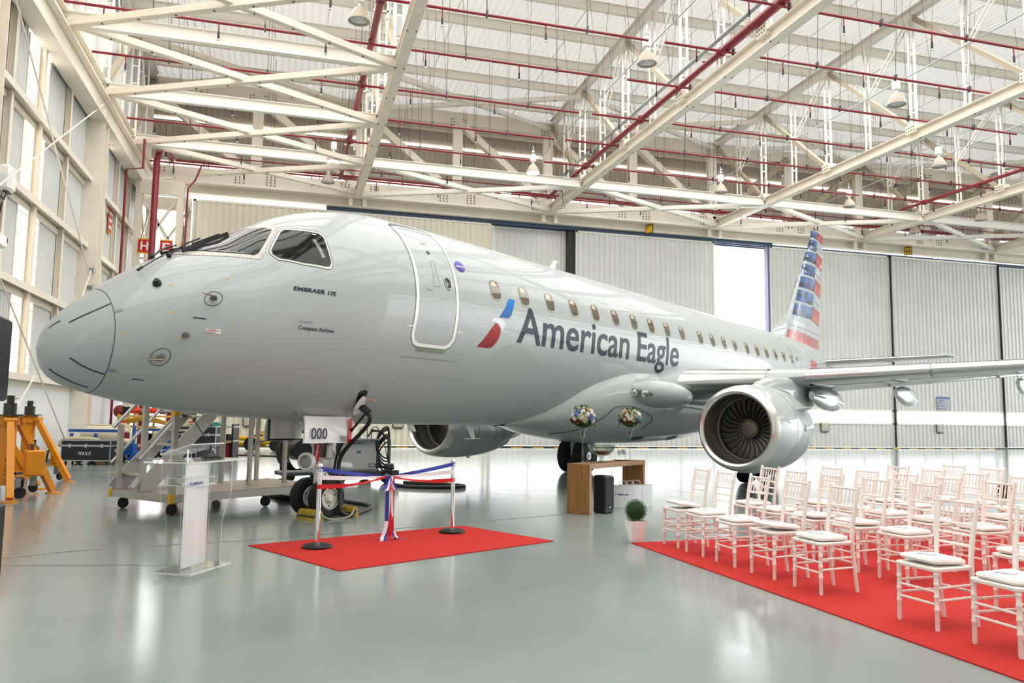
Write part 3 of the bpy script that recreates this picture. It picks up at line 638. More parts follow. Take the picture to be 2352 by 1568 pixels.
def sect(s):
    s = min(max(s, KS[0]), KS[-1]); i = 0
    while i < len(KS) - 2 and s > KS[i + 1]: i += 1
    h = KS[i + 1] - KS[i]; t = (s - KS[i]) / h; a, b, c, d = 2 * t**3 - 3 * t * t + 1, t**3 - 2 * t * t + t, -2 * t**3 + 3 * t * t, t**3 - t * t
    f = lambda y, m: a * y[i] + b * h * m[i] + c * y[i + 1] + d * h * m[i + 1]
    zt, zb, w = f(KT, SLT), f(KB, SLB), f(KW, SLW); return zt, zb, w, zb + (zt - zb) * .555
def SP0(s, th):
    zt, zb, w, zc = sect(s); c = math.cos(th)
    return Vector((s, -w * math.sin(th), zc + ((zt - zc) * c if c > 0 else (zc - zb) * c)))
def SN(s, th):
    e = 0.01; a = SP0(s + e, th) - SP0(s - e, th); b = SP0(s, th + e) - SP0(s, th - e); n = a.cross(b)
    if n.length < 1e-9: return Vector((-1, 0, 0))
    n.normalize(); q = SP0(s, th); zt, zb, w, zc = sect(s)
    return n if n.dot(q - Vector((s, 0, zc))) > 0 else -n
def SP(s, th, off=0.0): return SP0(s, th) + SN(s, th) * off if off else SP0(s, th)
def th_of(s, z):
    zt, zb, w, zc = sect(s); k = (z - zc) / ((zt - zc) if z > zc else (zc - zb)); return math.acos(max(-1, min(1, k)))
def wrap(name, v2, faces, m, off=.004, mp=None, ds=.14, dt=.07, parent=JET, both=False):
    """lay flat outlines given in surface coordinates onto the fuselage"""
    mp = mp or (lambda a, b, o: SP(a, b, o))
    bm = bmesh.new(); bv = [bm.verts.new((a, b, 0)) for a, b in v2]
    for f in faces:
        try: bm.faces.new([bv[i] for i in f])
        except ValueError: pass
    xs = [v[0] for v in v2]; ys = [v[1] for v in v2]
    def cut(lo, hi, st, ax):
        n = int((hi - lo) / st)
        for k in range(1, n + 1):
            co = [0, 0, 0]; no = [0, 0, 0]; co[ax] = lo + (hi - lo) * k / (n + 1); no[ax] = 1
            bmesh.ops.bisect_plane(bm, geom=bm.verts[:] + bm.edges[:] + bm.faces[:], dist=1e-6, plane_co=co, plane_no=no)
    cut(min(xs), max(xs), ds, 0); cut(min(ys), max(ys), dt, 1)
    bmesh.ops.triangulate(bm, faces=bm.faces[:])
    for v in bm.verts: v.co = mp(v.co.x, v.co.y, off)
    me = bpy.data.meshes.new(name); bm.to_mesh(me); bm.free(); me.materials.append(m)
    me.polygons.foreach_set('use_smooth', [True] * len(me.polygons))
    return link(name, me, parent)
def poly(name, pts, m, off=.004, **k): return wrap(name, pts, [tuple(range(len(pts)))], m, off, **k)
def spline(pts, closed=True, n=5):
    o = []; L = len(pts)
    for i in range(L if closed else L - 1):
        p0, p1, p2, p3 = (pts[(i - 1) % L] if closed or i > 0 else pts[0]), pts[i], pts[(i + 1) % L], (pts[(i + 2) % L] if closed or i < L - 2 else pts[-1])
        for k in range(n):
            t = k / n
            o.append(tuple(.5 * (2 * b + (c - a) * t + (2 * a - 5 * b + 4 * c - d) * t * t + (3 * b - a - 3 * c + d) * t**3) for a, b, c, d in zip(p0, p1, p2, p3)))
    if not closed: o.append(tuple(pts[-1]))
    return o
def stroke(name, pts, w, m, off=.005, closed=False, mp=SP, nf=SN, step=.05, parent=JET, build=True, mb=None):
    P = []
    L = len(pts)
    for i in range(L if closed else L - 1):
        a, b = pts[i], pts[(i + 1) % L]; d = math.hypot(b[0] - a[0], (b[1] - a[1]) * 1.4); n = max(1, int(d / step))
        for k in range(n): P.append((a[0] + (b[0] - a[0]) * k / n, a[1] + (b[1] - a[1]) * k / n))
    if not closed: P.append(pts[-1])
    Q = [mp(a, b, off) for a, b in P]; N = [nf(a, b) for a, b in P]; M = len(Q); W = []
    for i in range(M):
        t = (Q[(i + 1) % M] - Q[i - 1]) if closed else (Q[min(i + 1, M - 1)] - Q[max(i - 1, 0)])
        W.append(N[i].cross(t).normalized() * w)
    if closed: Q.append(Q[0]); W.append(W[0])
    mb = mb or MB(); mb.ribbon(Q, W)
    return mb.build(name, m, parent, 60, None, False) if build else mb
# fuselage skin
ST = [-.69 + .9 * (i / 26) ** 2 for i in range(27)] + [.21 + 6.3 * (i / 60) for i in range(1, 61)] + [6.51 + 12.5 * i / 40 for i in range(1, 41)] + [19.01 + 11.99 * i / 50 for i in range(1, 51)]
NT = 96
mb = MB(); mb.loft([[SP0(s, 2 * PI * i / NT) for i in range(NT)] for s in ST[1:]], cap=True); mb.build('fuselage', M_SKIN, JET, 50)
# nose details
mb = None
mb = stroke('radome_joint', [(-.1, 2 * PI * i / 80) for i in range(80)], .008, M_LINE, .003, True)
for k, pts in enumerate(([(-.468, .882), (-.304, .893), (-.108, .892)], [(-.453, 1.995), (-.34, 2.172), (-.222, 2.276), (-.1, 2.339)], [(-.579, 2.642), (-.471, 2.66), (-.323, 2.735), (-.179, 2.773)], [(-.6, .40), (-.517, .587)])):
    stroke('diverter_strip', pts, .014, M_BLACK, .006)
for p in ([(-.097, 1.115), (-.02, 1.133)], [(-.094, 2.236), (-.011, 2.255)]): stroke('radome_latch', p, .035, M_GREY, .006)
mb = MB()
for s, t in ((-.049, 1.61), (.413, 1.431), (.491, 1.776), (-.061, 2.356), (.529, 2.381), (.44, .969), (1.055, 1.075), (1.035, 1.666)):
    stroke('', [(s, t), (s + .035, t)], .008, None, .004, build=False, mb=mb); stroke('', [(s + .035, t), (s + .035, t + .03)], .008, None, .004, build=False, mb=mb)
tag(mb.build('tape_marks', M_YEL, JET, 0, None, False), kind='stuff')
def circ(s, t, r, n=28, kt=1.0): 
    zt, zb, w, zc = sect(s); R = (w + .5 * (zt - zb)) / 2
    return [(s + r * math.cos(2 * PI * i / n), t + r / R * kt * math.sin(2 * PI * i / n)) for i in range(n)]
def probe(s, t, r, flat=1):
    ring = circ(s, t, r); stroke('probe_ring', ring, .008, M_LINE, .004, True, step=.2)
    a = SP(s + .0, t, .0); n = SN(s, t); b = a + n * .1; c = b + Vector((-.17, 0, -.0)) + n * .03
    mb = MB(); mb.loft([[a + Vector((x, 0, z)) for x, z in ((-.05, -.014), (.05, -.014), (.05, .014), (-.05, .014))], [b + Vector((x, 0, z)) for x, z in ((-.05, -.01), (.02, -.01), (.02, .01), (-.05, .01))]])
    mb.tube([b + Vector((.01, 0, 0)), b + Vector((-.05, 0, 0)), c], lambda k: .016 - .008 * k, 8); o = mb.build('pitot_probe', mat('probe_metal', '8a8076', .3, .8), JET)
    poly('probe_plate', circ(s + .01, t, .04), M_GREY, .006)
probe(.864, 1.335, .1); probe(.37, 2.022, .1)
poly('vane_disc', circ(.578, 1.762, .035), mat('bronze_vane', '8a7d6c', .35, .7), .008)
mb = MB(); q = SP(.578, 1.762, .01); n = SN(.578, 1.762); mb.prism([q + Vector((-.03, 0, -.012)), q + Vector((.06, 0, 0)), q + Vector((-.03, 0, .012))], n * .06); mb.build('vane', M_DARK, JET)
q = SP(.343, .862); n = SN(.343, .862); mb = MB(); mb.lathe([(.05, 0), (.05, .03), (.03, .05), (.03, .07), (.0, .07)], 14, q, n); mb.build('ice_detector', M_BLACK, JET)
for p, w in (([(.64, 1.56), (.779, 1.598)], .012), ([(.166, 2.381), (.302, 2.388)], .012)): stroke('stencil', p, w, M_NAVY, .004)
poly('warning_placard', [(.791, 1.702), (.962, 1.727), (.964, 1.772), (.794, 1.745)], M_SKINW, .004)
for k in range(4): stroke('placard_line', [(.80, 1.711 + k * .0105), (.90 + .03 * (k % 3), 1.725 + k * .0105)], .005, M_BRIGHTRED, .006)
# windshield
def mir(p): return [(a, -b) for a, b in reversed(p)]
WS = [(1.80, .05), (1.835, .22), (1.925, .385), (1.945, .45), (1.90, .50), (1.664, .697), (1.555, .785), (1.50, .79), (1.403, .72), (1.164, .57), (.963, .384), (.86, .25), (.80, .05)]
FR = [(1.885, 0), (1.904, .101), (1.94, .25), (2.057, .442), (1.811, .645), (1.53, .883), (1.314, .756), (1.027, .613), (.86, .48), (.75, .30), (.71, .12), (.70, 0)]
M_WFRAME = mat('windshield_bare_metal', 'b3aba4', .38, .6, noise=.25, nscale=60)
fr = poly('windshield_frame', FR, M_WFRAME, .004); poly('windshield_frame', mir(FR), M_WFRAME, .004)
for side, P in ((1, WS), (-1, mir(WS))): poly('windshield_pane', P, M_WGLASS, .010)
for p in ([(1.80, .17), (1.86, .34)], [(1.06, .48), (1.40, .705)]): stroke('heater_line', p, .009, M_GALV, .013)
mb = MB()
for a, b in zip(FR[3:10], FR[4:11]):
    k = max(2, int(math.hypot(b[0] - a[0], (b[1] - a[1]) * .8) / .04))
    for i in range(k):
        s = a[0] + (b[0] - a[0]) * i / k; t = a[1] + (b[1] - a[1]) * i / k; s += (1.4 - s) * .04; t += (.45 - t) * .06
        q = SP(s, t, .005); mb.cyl(q, q + SN(s, t) * .004, .006, n=6)
tag(mb.build('frame_rivets', M_GALV, JET, 0), kind='stuff')
SWF = [(2.053, .518), (2.23, .637), (2.472, .772), (2.494, .842), (2.466, 1.028), (2.454, 1.21), (2.419, 1.261), (2.336, 1.252), (2.038, 1.145), (1.742, .99), (1.679, .884), (1.686, .814), (1.812, .688), (1.988, .54)]
SWG = [(2.054, .565), (2.208, .669), (2.429, .792), (2.458, .851), (2.432, 1.023), (2.425, 1.185), (2.396, 1.222), (2.343, 1.218), (2.047, 1.117), (1.764, .967), (1.71, .884), (1.72, .823), (1.833, .719), (2.004, .577)]
for sg in (1, -1):
    f = (lambda p: p) if sg == 1 else mir
    poly('side_window_frame', f(SWF), mat('side_window_trim', 'd9ddd0', .35), .004); stroke('side_window_seal', f(SWF), .007, M_LINE, .005, True)
    poly('side_window_pane', f(SWG), M_WGLASS, .009); stroke('side_window_gasket', f(SWG), .014, M_BLACK, .010, True)
stroke('window_sticker', [(2.335, .775), (2.385, .80)], .02, M_WHITE, .012)
stroke('window_curtain_edge', [(2.31, .86), (2.34, 1.12)], .05, mat('cockpit_grey_trim', '6f6f6d', .3, coat=.8), .011)
mb = MB()
for pv, tip, off in (((.66, .30), (1.62, .03), .05), ((.64, -.10), (1.55, -.42), .05)):
    a = SP(*pv, .03); b = SP((pv[0] + tip[0]) / 2, (pv[1] + tip[1]) / 2, .10); c = SP(*tip, .03)
    wm = MB(); wm.ball(a, .035, 10, 6); wm.tube([a, a.lerp(b, .5) + Vector((0, 0, .03)), b], .012, 6); wm.build('wiper_arm', M_BLACK, JET)
    d0 = SP(pv[0] + .18, pv[1] - .03 if pv[1] > 0 else pv[1] - .1, .03); wm = MB(); wm.bar(d0, c, .02, .05); wm.bar(d0.lerp(c, .2) + Vector((0, 0, .03)), d0.lerp(c, .8) + Vector((0, 0, .03)), .015, .03); wm.build('wiper_blade', M_BLACK, JET)
a = SP(.60, .28, .04); wm = MB(); wm.tube([a, a + Vector((-.1, -.02, -.06)), a + Vector((-.32, -.1, -.22))], .008, 6); wm.cyl(a + Vector((-.30, -.09, -.2)), a + Vector((-.36, -.11, -.25)), .018); wm.build('air_data_stalk', M_BLACK, JET)
# forward door
DO = [(3.905, .655), (3.921, .807), (3.918, .996), (3.915, 1.181), (3.912, 1.369), (3.912, 1.53), (3.902, 1.688), (3.886, 1.80), (3.89, 1.862), (3.933, 1.908), (4.02, 1.931), (4.15, 1.935), (4.45, 1.935), (4.60, 1.931), (4.70, 1.905), (4.762, 1.85), (4.777, 1.745), (4.784, 1.636), (4.783, 1.495), (4.783, 1.333), (4.79, 1.157), (4.802, .941), (4.812, .804), (4.81, .672), (4.735, .61), (4.6, .585), (4.353, .578), (4.05, .60)]
stroke('door_band', DO, .062, M_SKINW, .005, True); stroke('door_gap', [(a + (a - 4.35) * .075, b + (b - 1.3) * .035) for a, b in DO], .006, M_LINE, .006, True)
stroke('door_top_seal', [(3.895, .60), (3.96, .545), (4.17, .515), (4.35, .508), (4.56, .52), (4.70, .555), (4.80, .62)], .055, mat('seal_slate', '4b4d5a', .5), .010)
dw = spline([(4.517, 1.30), (4.55, 1.272), (4.60, 1.27), (4.648, 1.30), (4.655, 1.36), (4.62, 1.388), (4.56, 1.390), (4.522, 1.36)], True, 3)
poly('door_window', dw, M_WGLASS, .007); stroke('door_window_rim', dw, .01, M_GALV, .008, True)
poly('door_window_shade', [(4.53, 1.335), (4.56, 1.30), (4.585, 1.36), (4.545, 1.385)], M_GREY, .0085)
poly('door_peephole', circ(4.343, .986, .035, 16), M_BLACK, .007)
stroke('handle_flap', [(4.302, 1.101), (4.392, 1.095), (4.379, 1.198), (4.378, 1.277), (4.409, 1.386), (4.261, 1.399), (4.299, 1.261), (4.291, 1.189)], .005, M_LINE, .006, True)
stroke('door_stencil', [(4.109, 1.43), (4.242, 1.44)], .03, mat('faint_stencil', '9a9da0', .4), .005); stroke('door_stencil', [(4.561, 1.409), (4.617, 1.404)], .01, M_NAVY, .005)
for a, b in ((3.74, 3.877), (4.82, 4.93)): stroke('door_hinge_mark', [(a, 1.782), (b, 1.782)], .018, M_SKINW, .008)
stroke('door_step_line', [(3.738, 2.042), (4.912, 2.046)], .014, mat('step_line_grey', '8d9094', .4), .006)
poly('door_sill_plate', [(4.012, 1.945), (4.625, 1.945), (4.629, 1.985), (4.024, 1.985)], mat('sill_metal', '8e9a86', .25, .8, noise=.3, nscale=30), .007)
# ground power hatch with open flap
hp = spline([(3.282, 2.43), (3.332, 2.395), (3.401, 2.395), (3.446, 2.431), (3.47, 2.528), (3.44, 2.56), (3.36, 2.55)], True, 4); poly('power_hatch', hp, M_BLACK, .004)
q = SP(3.335, 2.44, .0); n = SN(3.335, 2.44); dn = (SP(3.40, 2.72) - SP(3.34, 2.44)).normalized(); sd = Vector((1, 0, .0))
fl = []
for i in range(20):
    g = 2 * PI * i / 20; fl.append(q + n * .03 + dn * (.20 + .19 * math.cos(g)) + sd * (.055 + .075 * math.sin(g)) + n * (.06 * (.2 + .19 * math.cos(g)) / .39))
mb = MB(); mb.prism(fl, n * .012); mb.build('hatch_flap', M_SKINW, JET)
for k in (.1, .22, .33):
    c = q + n * (.05 + .06 * k) + dn * k + sd * (.06 + .03 * math.sin(9 * k)); mb = MB(); mb.bar(c, c + (dn * .5 + sd * -.5) * .05, .012, .012); mb.build('flap_latch', M_DARK, JET)
for p in ([(3.261, 2.332), (3.432, 2.336), (3.415, 2.378), (3.274, 2.376)],):
    for k in range(5): stroke('stencil', [(3.265 + .004 * k, 2.334 + .01 * k), (3.43 - .012 * k, 2.337 + .01 * k)], .006, mat('faint_stencil', '9a9da0', .4), .004)
poly('power_placard', [(3.453, 2.491), (3.715, 2.501), (3.723, 2.525), (3.469, 2.514)], M_SKINW, .004); stroke('placard_line', [(3.48, 2.50), (3.70, 2.509)], .008, M_BRIGHTRED, .006); stroke('placard_line', [(3.48, 2.509), (3.66, 2.516)], .006, M_BRIGHTRED, .006)
# lettering and livery marks
def side_text(body, s0, s1, z, cap, m, off=.005, **k):
    vs, fs, w = text_mesh(body, **k); kx = (s1 - s0) / w
    def mp(a, b, o): return SP(a, th_of(a, b), o)
    return wrap('lettering', [(s0 + a * kx, z + b * cap) for a, b in vs], fs, m, off, mp, .2, .09)
side_text('American', 6.352, 10.335, 2.795, .635, M_NAVY, bold=.012); side_text('Eagle', 10.70, 12.745, 2.795, .635, M_NAVY, bold=.012)
side_text('EMBRAER', 1.842, 2.285, 3.075, .056, M_NAVY, bold=.035, shear=.2, space=1.05); side_text('175', 2.33, 2.46, 3.072, .056, M_NAVY, bold=.035, shear=.2)
side_text('Operated by', 1.933, 2.132, 2.665, .034, mat('pale_slate_lettering', '7c858d', .4)); side_text('Compass Airlines', 1.941, 2.486, 2.578, .05, M_NAVY, bold=.012)
side_text('EXIT', 4.285, 4.415, 4.165, .035, M_BRIGHTRED, .007)
def grad(name, c0, c1, z0, z1):
    m = mat(name, c0, .5, coat=.12, spec=.2); nt = m.node_tree; b = nt.nodes['Principled BSDF']; tc = nt.nodes.new('ShaderNodeTexCoord'); sx = nt.nodes.new('ShaderNodeSeparateXYZ'); mr = nt.nodes.new('ShaderNodeMapRange'); mx = nt.nodes.new('ShaderNodeMix'); mx.data_type = 'RGBA'
    mr.inputs['From Min'].default_value = z0; mr.inputs['From Max'].default_value = z1; mx.inputs[6].default_value = lin(c0); mx.inputs[7].default_value = lin(c1)
    nt.links.new(tc.outputs['Object'], sx.inputs[0]); nt.links.new(sx.outputs[2], mr.inputs[0]); nt.links.new(mr.outputs[0], mx.inputs[0]); nt.links.new(mx.outputs[2], b.inputs['Base Color']); return m
E1 = [(6.105, 1.368), (6.13, 1.362), (6.276, 1.364), (6.235, 1.43), (6.19, 1.49), (6.15, 1.545), (6.11, 1.578), (6.06, 1.592), (5.82, 1.597), (5.91, 1.535), (5.994, 1.474), (6.06, 1.41)]
E2 = [(5.739, 1.652), (5.81, 1.668), (5.868, 1.70), (5.88, 1.735), (5.862, 1.775), (5.80, 1.83), (5.735, 1.868), (5.67, 1.885), (5.60, 1.889), (5.345, 1.887), (5.45, 1.83), (5.547, 1.769), (5.65, 1.70)]
E3 = [(5.604, 1.643), (5.65, 1.612), (5.80, 1.604), (5.93, 1.615), (5.985, 1.645), (5.985, 1.68), (5.93, 1.715), (5.895, 1.735), (5.88, 1.70), (5.83, 1.668), (5.74, 1.648)]
poly('emblem_blue', E1, grad('emblem_blue', '1d4f97', '1f84d6', 3.15, 3.52), .005); poly('emblem_red', E2, grad('emblem_red', '7d1512', 'b3271f', 2.6, 3.08), .005); poly('emblem_grey', E3, mat('emblem_grey', 'b9bec2', .25, coat=.5), .005)
poly('alliance_disc', circ(4.995, 1.085, .112, 28, 1.0), grad('alliance_purple', '3b2a8c', '6d5cc0', 3.8, 4.0), .005); side_text('oneworld', 4.905, 5.085, 3.895, .036, M_WHITE, .008, bold=.02)
poly('tail_red_panel', [(23.72, 1.351), (24.75, 1.42), (24.82, 1.764), (23.715, 1.714)], mat('livery_red_1', 'c2311f', .25, coat=.5), .006)
mb = MB()
for k in range(6): mb_ = stroke('flag_stripe', [(19.7, 1.648 + k * .009), (20.3, 1.648 + k * .009)], .013, M_BRIGHTRED if k % 2 == 0 else M_WHITE, .005)
poly('flag_canton', [(19.7, 1.645), (19.95, 1.645), (19.95, 1.675), (19.7, 1.675)], mat('flag_blue', '2b3a78', .3), .007)
# cabin windows
CW = [5.727 + .8075 * i for i in range(10)] + [14.06 + .775 * i for i in range(4)] + [17.295 + .8075 * i for i in range(6)]
def rr(s, z, a, b, n=28, p=3.2):
    o = []
    for i in range(n):
        g = 2 * PI * i / n; c, d = math.cos(g), math.sin(g); o.append((s + a * math.copysign(abs(c) ** (2 / p), c), z + b * math.copysign(abs(d) ** (2 / p), d)))
    return o
mpz = lambda a, b, o: SP(a, th_of(a, b), o)
mps = lambda a, b, o: Vector((1, -1, 1)) * SP(a, th_of(a, b), o)
def mpstar(a, b, o): q = SP(a, th_of(a, b), o); return Vector((q.x, -q.y, q.z))
for s in CW:
    f = poly('passenger_window', rr(s + .06, 3.628, .152, .182), mat('window_reveal', 'a9a69f', .35), .004, mp=mpz, ds=.2, dt=.1)
    poly('pane', rr(s + .05, 3.632, .122, .155), M_CABGLASS, .008, mp=mpz, ds=.2, dt=.1, parent=f)
    poly('blind', [(s - .055, 3.70), (s - .04, 3.745), (s + .0, 3.775), (s + .07, 3.775), (s + .09, 3.69)], M_CABINNER, .0095, mp=mpz, ds=.2, dt=.1, parent=f)
    f = poly('passenger_window', rr(s + .06, 3.628, .152, .182), MATS['window_reveal'], .004, mp=mpstar, ds=.2, dt=.1); poly('pane', rr(s + .05, 3.632, .122, .155), M_CABGLASS, .008, mp=mpstar, ds=.2, dt=.1, parent=f)
stroke('aft_door_line', [(21.6, t) for t in (.7, 1.1, 1.5, 1.9)], .012, M_LINE, .004); stroke('aft_door_line', [(22.3, t) for t in (.7, 1.1, 1.5, 1.9)], .012, M_LINE, .004); poly('aft_door_window', rr(21.95, 3.62, .08, .12), M_CABGLASS, .006, mp=mpz)
# belly fairing
FS = [7.6, 8.2, 8.86, 9.3, 9.77, 10.2, 10.6, 11.2, 12.2, 13.2, 14.2, 15.2, 16.2, 17.2, 18.0, 18.8, 19.4]
FZJ = [1.40, 1.64, 2.04, 2.23, 2.37, 2.46, 2.53, 2.575, 2.58, 2.58, 2.57, 2.53, 2.45, 2.28, 2.05, 1.75, 1.55]
FHW = [.30, .86, 1.22, 1.36, 1.46, 1.53, 1.58, 1.63, 1.66, 1.66, 1.65, 1.62, 1.56, 1.44, 1.25, .95, .6]
FZB = [1.345, 1.31, 1.20, 1.14, 1.08, 1.035, 1.0, .965, .955, .965, 1.01, 1.09, 1.17, 1.26, 1.33, 1.38, 1.42]
def fair(i, k, m=40):
    s, zj, hw, zb = FS[i], FZJ[i], FHW[i], FZB[i]; zt, zbb, w, zc = sect(s); lj = w * math.sin(th_of(s, zj)) * .985; zm = zb + (zj - zb) * .72
    g = -1 + 2 * k / m; sg = 1 if g > 0 else -1; g = abs(g)
    if g < .8: a = g / .8 * PI / 2; return (s, sg * hw * math.sin(a) ** .75, zm - (zm - zb) * math.cos(a) ** .9)
    q = (g - .8) / .2; return (s, sg * (hw + (lj - hw) * q * q), zm + (zj - zm) * q)
mb = MB(); mb.loft([[fair(i, k) for k in range(41)] for i in range(len(FS))], cap=False, closed=False); mb.build('belly_fairing', M_SKIN, JET, 50)
mb = MB(); Q = [Vector(fair(i, 0)) + Vector((-.004, -.012, .006)) for i in range(len(FS))]; mb.tube(Q, .010, 5); mb.build('fairing_joint', M_LINE, JET)
def on_fair(s, z):
    i = 0
    while FS[i + 1] < s: i += 1
    t = (s - FS[i]) / (FS[i + 1] - FS[i]); best = None
    for k in range(0, 201):
        a = Vector(fair(i, k / 10)); b = Vector(fair(i + 1, k / 10)); p = a.lerp(b, t)
        if best is None or abs(p.z - z) < abs(best.z - z): best = p
    return best + Vector((0, -.012, -.008))
mb = MB(); mb.tube([on_fair(s, z) for s, z in spline([(8.95, 1.2), (9.3, 1.35), (9.62, 1.6), (9.78, 1.75), (9.98, 1.79), (10.45, 1.8), (10.85, 1.71), (11.3, 1.6), (11.36, 1.5), (11.2, 1.32)], False, 4)], .008, 5); mb.build('gear_door_joint', M_LINE, JET)
for s in (11.3, 13.2):
    p = [on_fair(s + a, b) for a, b in ((0, 1.10), (.42, 1.16), (.55, 1.10), (.25, 1.04))]; mb = MB(); mb.add([x + Vector((0, -.012, -.004)) for x in p], [(0, 1, 2, 3)]); mb.build('cooling_inlet', M_DARK, JET, 0)
# wings
def foil(c, t, n=14, cam=.02):
    up = []; lo = []
    for i in range(n + 1):
        x = .5 * (1 - math.cos(PI * i / n)); y = 5 * t * (.2969 * math.sqrt(x) - .126 * x - .3516 * x * x + .2843 * x**3 - .1036 * x**4); yc = 4 * cam * x * (1 - x)
        up.append((x * c, (yc + y) * c)); lo.append((x * c, (yc - y) * c))
    return list(reversed(up)) + lo[1:-1]
def le(l): return 11.75 + .535 * (l - 1.75), 2.34 + .0725 * (l - 1.75)
def chord(l): return 5.3 + (3.55 - 5.3) * (l - 1.2) / 3.0 if l < 4.2 else 3.55 + (1.45 - 3.55) * (l - 4.2) / 8.7
def thick(l): return (.18 - .055 * min(1, (l - 1.2) / 3.0)) - .03 * max(0, min(1, (l - 4.2) / 8))
def wring(l, sg, f0=0.0, f1=1.0, grow=0.0):
    s0, z0 = le(l); c = chord(l); inc = math.radians(3.2 - 2.2 * (l - 1.2) / 11)
    pts = foil(c, thick(l)); o = []
    for x, y in pts: o.append(Vector((s0 + x * math.cos(inc) + y * math.sin(inc), -sg * l, z0 + y * math.cos(inc) - x * math.sin(inc))))
    return o
for sg in (1, -1):
    ls = [1.2, 1.75, 2.5, 3.4, 4.2, 5.5, 7, 8.5, 10, 11.5, 12.4, 12.9]
    mb = MB(); mb.loft([wring(l, sg) for l in ls]); mb.build('wing', M_SKIN, JET, 40)
    def slat(l0, l1, nm, m=M_POL, frac=.13):
        rings = []
        for k in range(9):
            l = l0 + (l1 - l0) * k / 8; s0, z0 = le(l); c = chord(l); t = thick(l); inc = math.radians(3.2 - 2.2 * (l - 1.2) / 11); ring = []
            for i in range(-10, 11):
                x = frac * (abs(i) / 10) ** 2; y = 5 * t * (.2969 * math.sqrt(x) - .126 * x - .3516 * x * x) ; yc = .08 * x * (1 - x); y = yc + math.copysign(y, -i) if i else 0
                nx, ny = (-1, 0) if i == 0 else (-.35 / (1 + abs(i) * .3), math.copysign(1, -i)); ln = math.hypot(nx, ny); X = x * c + nx / ln * .012; Y = y * c + ny / ln * .012
                ring.append(Vector((s0 + X * math.cos(inc) + Y * math.sin(inc), -sg * l, z0 + Y * math.cos(inc) - X * math.sin(inc))))
            rings.append(ring)
        mb = MB(); mb.loft(rings, cap=False, closed=False); mb.build(nm, m, JET, 60)
    slat(1.9, 3.55, 'leading_edge'); slat(4.3, 6.55, 'leading_edge'); slat(6.6, 12.6, 'leading_edge')
    for l0, l1 in ((2.15, 2.62), (2.75, 3.35), (3.5, 3.9)):
        a = Vector((le(l0)[0] + .42, -sg * l0, le(l0)[1] - .23)); b = Vector((le(l1)[0] + .42, -sg * l1, le(l1)[1] - .235)); mb = MB(); mb.bar(a, b, .03, .03); mb.build('slat_slot', M_BLACK, JET)
    for l, s0, L, r in ((4.3, 13.6, 2.6, .24), (5.75, 15.0, 2.4, .2), (8.0, 16.3, 1.9, .16), (10.0, 17.3, 1.5, .13)):
        z = le(l)[1] - (.34 if l < 7 else .25); rings = []
        for k in range(11):
            t = k / 10; rr_ = r * math.sin(PI * min(1, .06 + t * .86)) ** .6 * (1 if t < .75 else 1 - .5 * (t - .75) / .25); c = Vector((s0 + L * t, -sg * l, z - .06 - .1 * t))
            rings.append([c + Vector((0, rr_ * .7 * math.cos(2 * PI * i / 16), rr_ * 1.15 * math.sin(2 * PI * i / 16))) for i in range(16)])
        mb = MB(); mb.loft(rings); mb.build('flap_fairing', mat('fairing_silver', 'bfc2c2', .12, .6), JET, 50)
    # root glove with landing lights
    R = Matrix.Rotation(-sg * math.radians(24), 3, 'Z') @ Matrix.Rotation(math.radians(4), 3, 'Y'); c0 = Vector((11.22, -sg * 1.68, 2.10)); mb = MB(); mb.ball((0, 0, 0), 1, 28, 18, (.98, .44, .31)); mb.v = [tuple(R @ Vector(p) + c0) for p in mb.v]; g = mb.build('wing_root_glove', M_SKIN, JET, 60)
    def glove(a, b, e=.0):
        p = Vector((-.98 * math.cos(b) * math.cos(a), -sg * .44 * math.cos(b) * math.sin(a), .31 * math.sin(b))); n = Vector((p.x / .98**2, p.y / .44**2, p.z / .31**2)).normalized(); return R @ (p + n * e) + c0, (R @ n).normalized()
    mb = MB(); ring = [glove(.62 + .52 * math.cos(2 * PI * i / 24), -.24 + .24 * math.sin(2 * PI * i / 24), .006)[0] for i in range(24)]; mb.add(ring + [glove(.62, -.24, .022)[0]], [(i, (i + 1) % 24, 24) for i in range(24)]); lw = mb.build('landing_light_window', mat('light_window', '6f776f', .08, .3, coat=1), JET, 60)
    for a, r in ((.60, .07), (.90, .085)):
        p, n = glove(a, -.22, .016); mb = MB(); mb.lathe([(r, -.01), (r, .02), (r * .85, .03)], 18, p, n); mb.build('lamp_ring', M_CHROME, lw)
        mb = MB(); mb.lathe([(r * .84, .026), (r * .4, .03), (0, .031)], 18, p, n, cap=False); mb.build('landing_lamp', mat('landing_lamp_lens', '9aa09c', .12, .8), lw)
    # engine
    ex, ez = 9.95, 1.37; L = 3.95; c0 = (ex, -sg * L, ez); AXS = (1, 0, 0)
    mb = MB(); mb.lathe([(.805, .17), (.835, .35), (.855, .6), (.868, 1.0), (.86, 1.4), (.82, 1.9), (.75, 2.35), (.66, 2.72), (.645, 2.73), (.62, 2.5)], 64, c0, AXS, cap=False); mb.build('nacelle', M_SKIN, JET, 40)
    mb = MB(); mb.lathe([(.806, .172), (.775, .09), (.745, .035), (.705, .0), (.668, .02), (.638, .08), (.618, .17), (.605, .26)], 64, c0, AXS, cap=False); mb.build('inlet_lip', M_INLET, JET, 60)
    mb = MB(); mb.lathe([(.605, .26), (.598, .45), (.6, .66)], 64, c0, AXS, cap=False); mb.build('inlet_duct', M_DUCT, JET, 60)
    mb = MB(); mb.lathe([(.601, .60), (.594, .61), (.594, .70), (.602, .71)], 64, c0, AXS, cap=False); mb.build('duct_band', mat('duct_band_pale', '9a958c', .4), JET, 60)
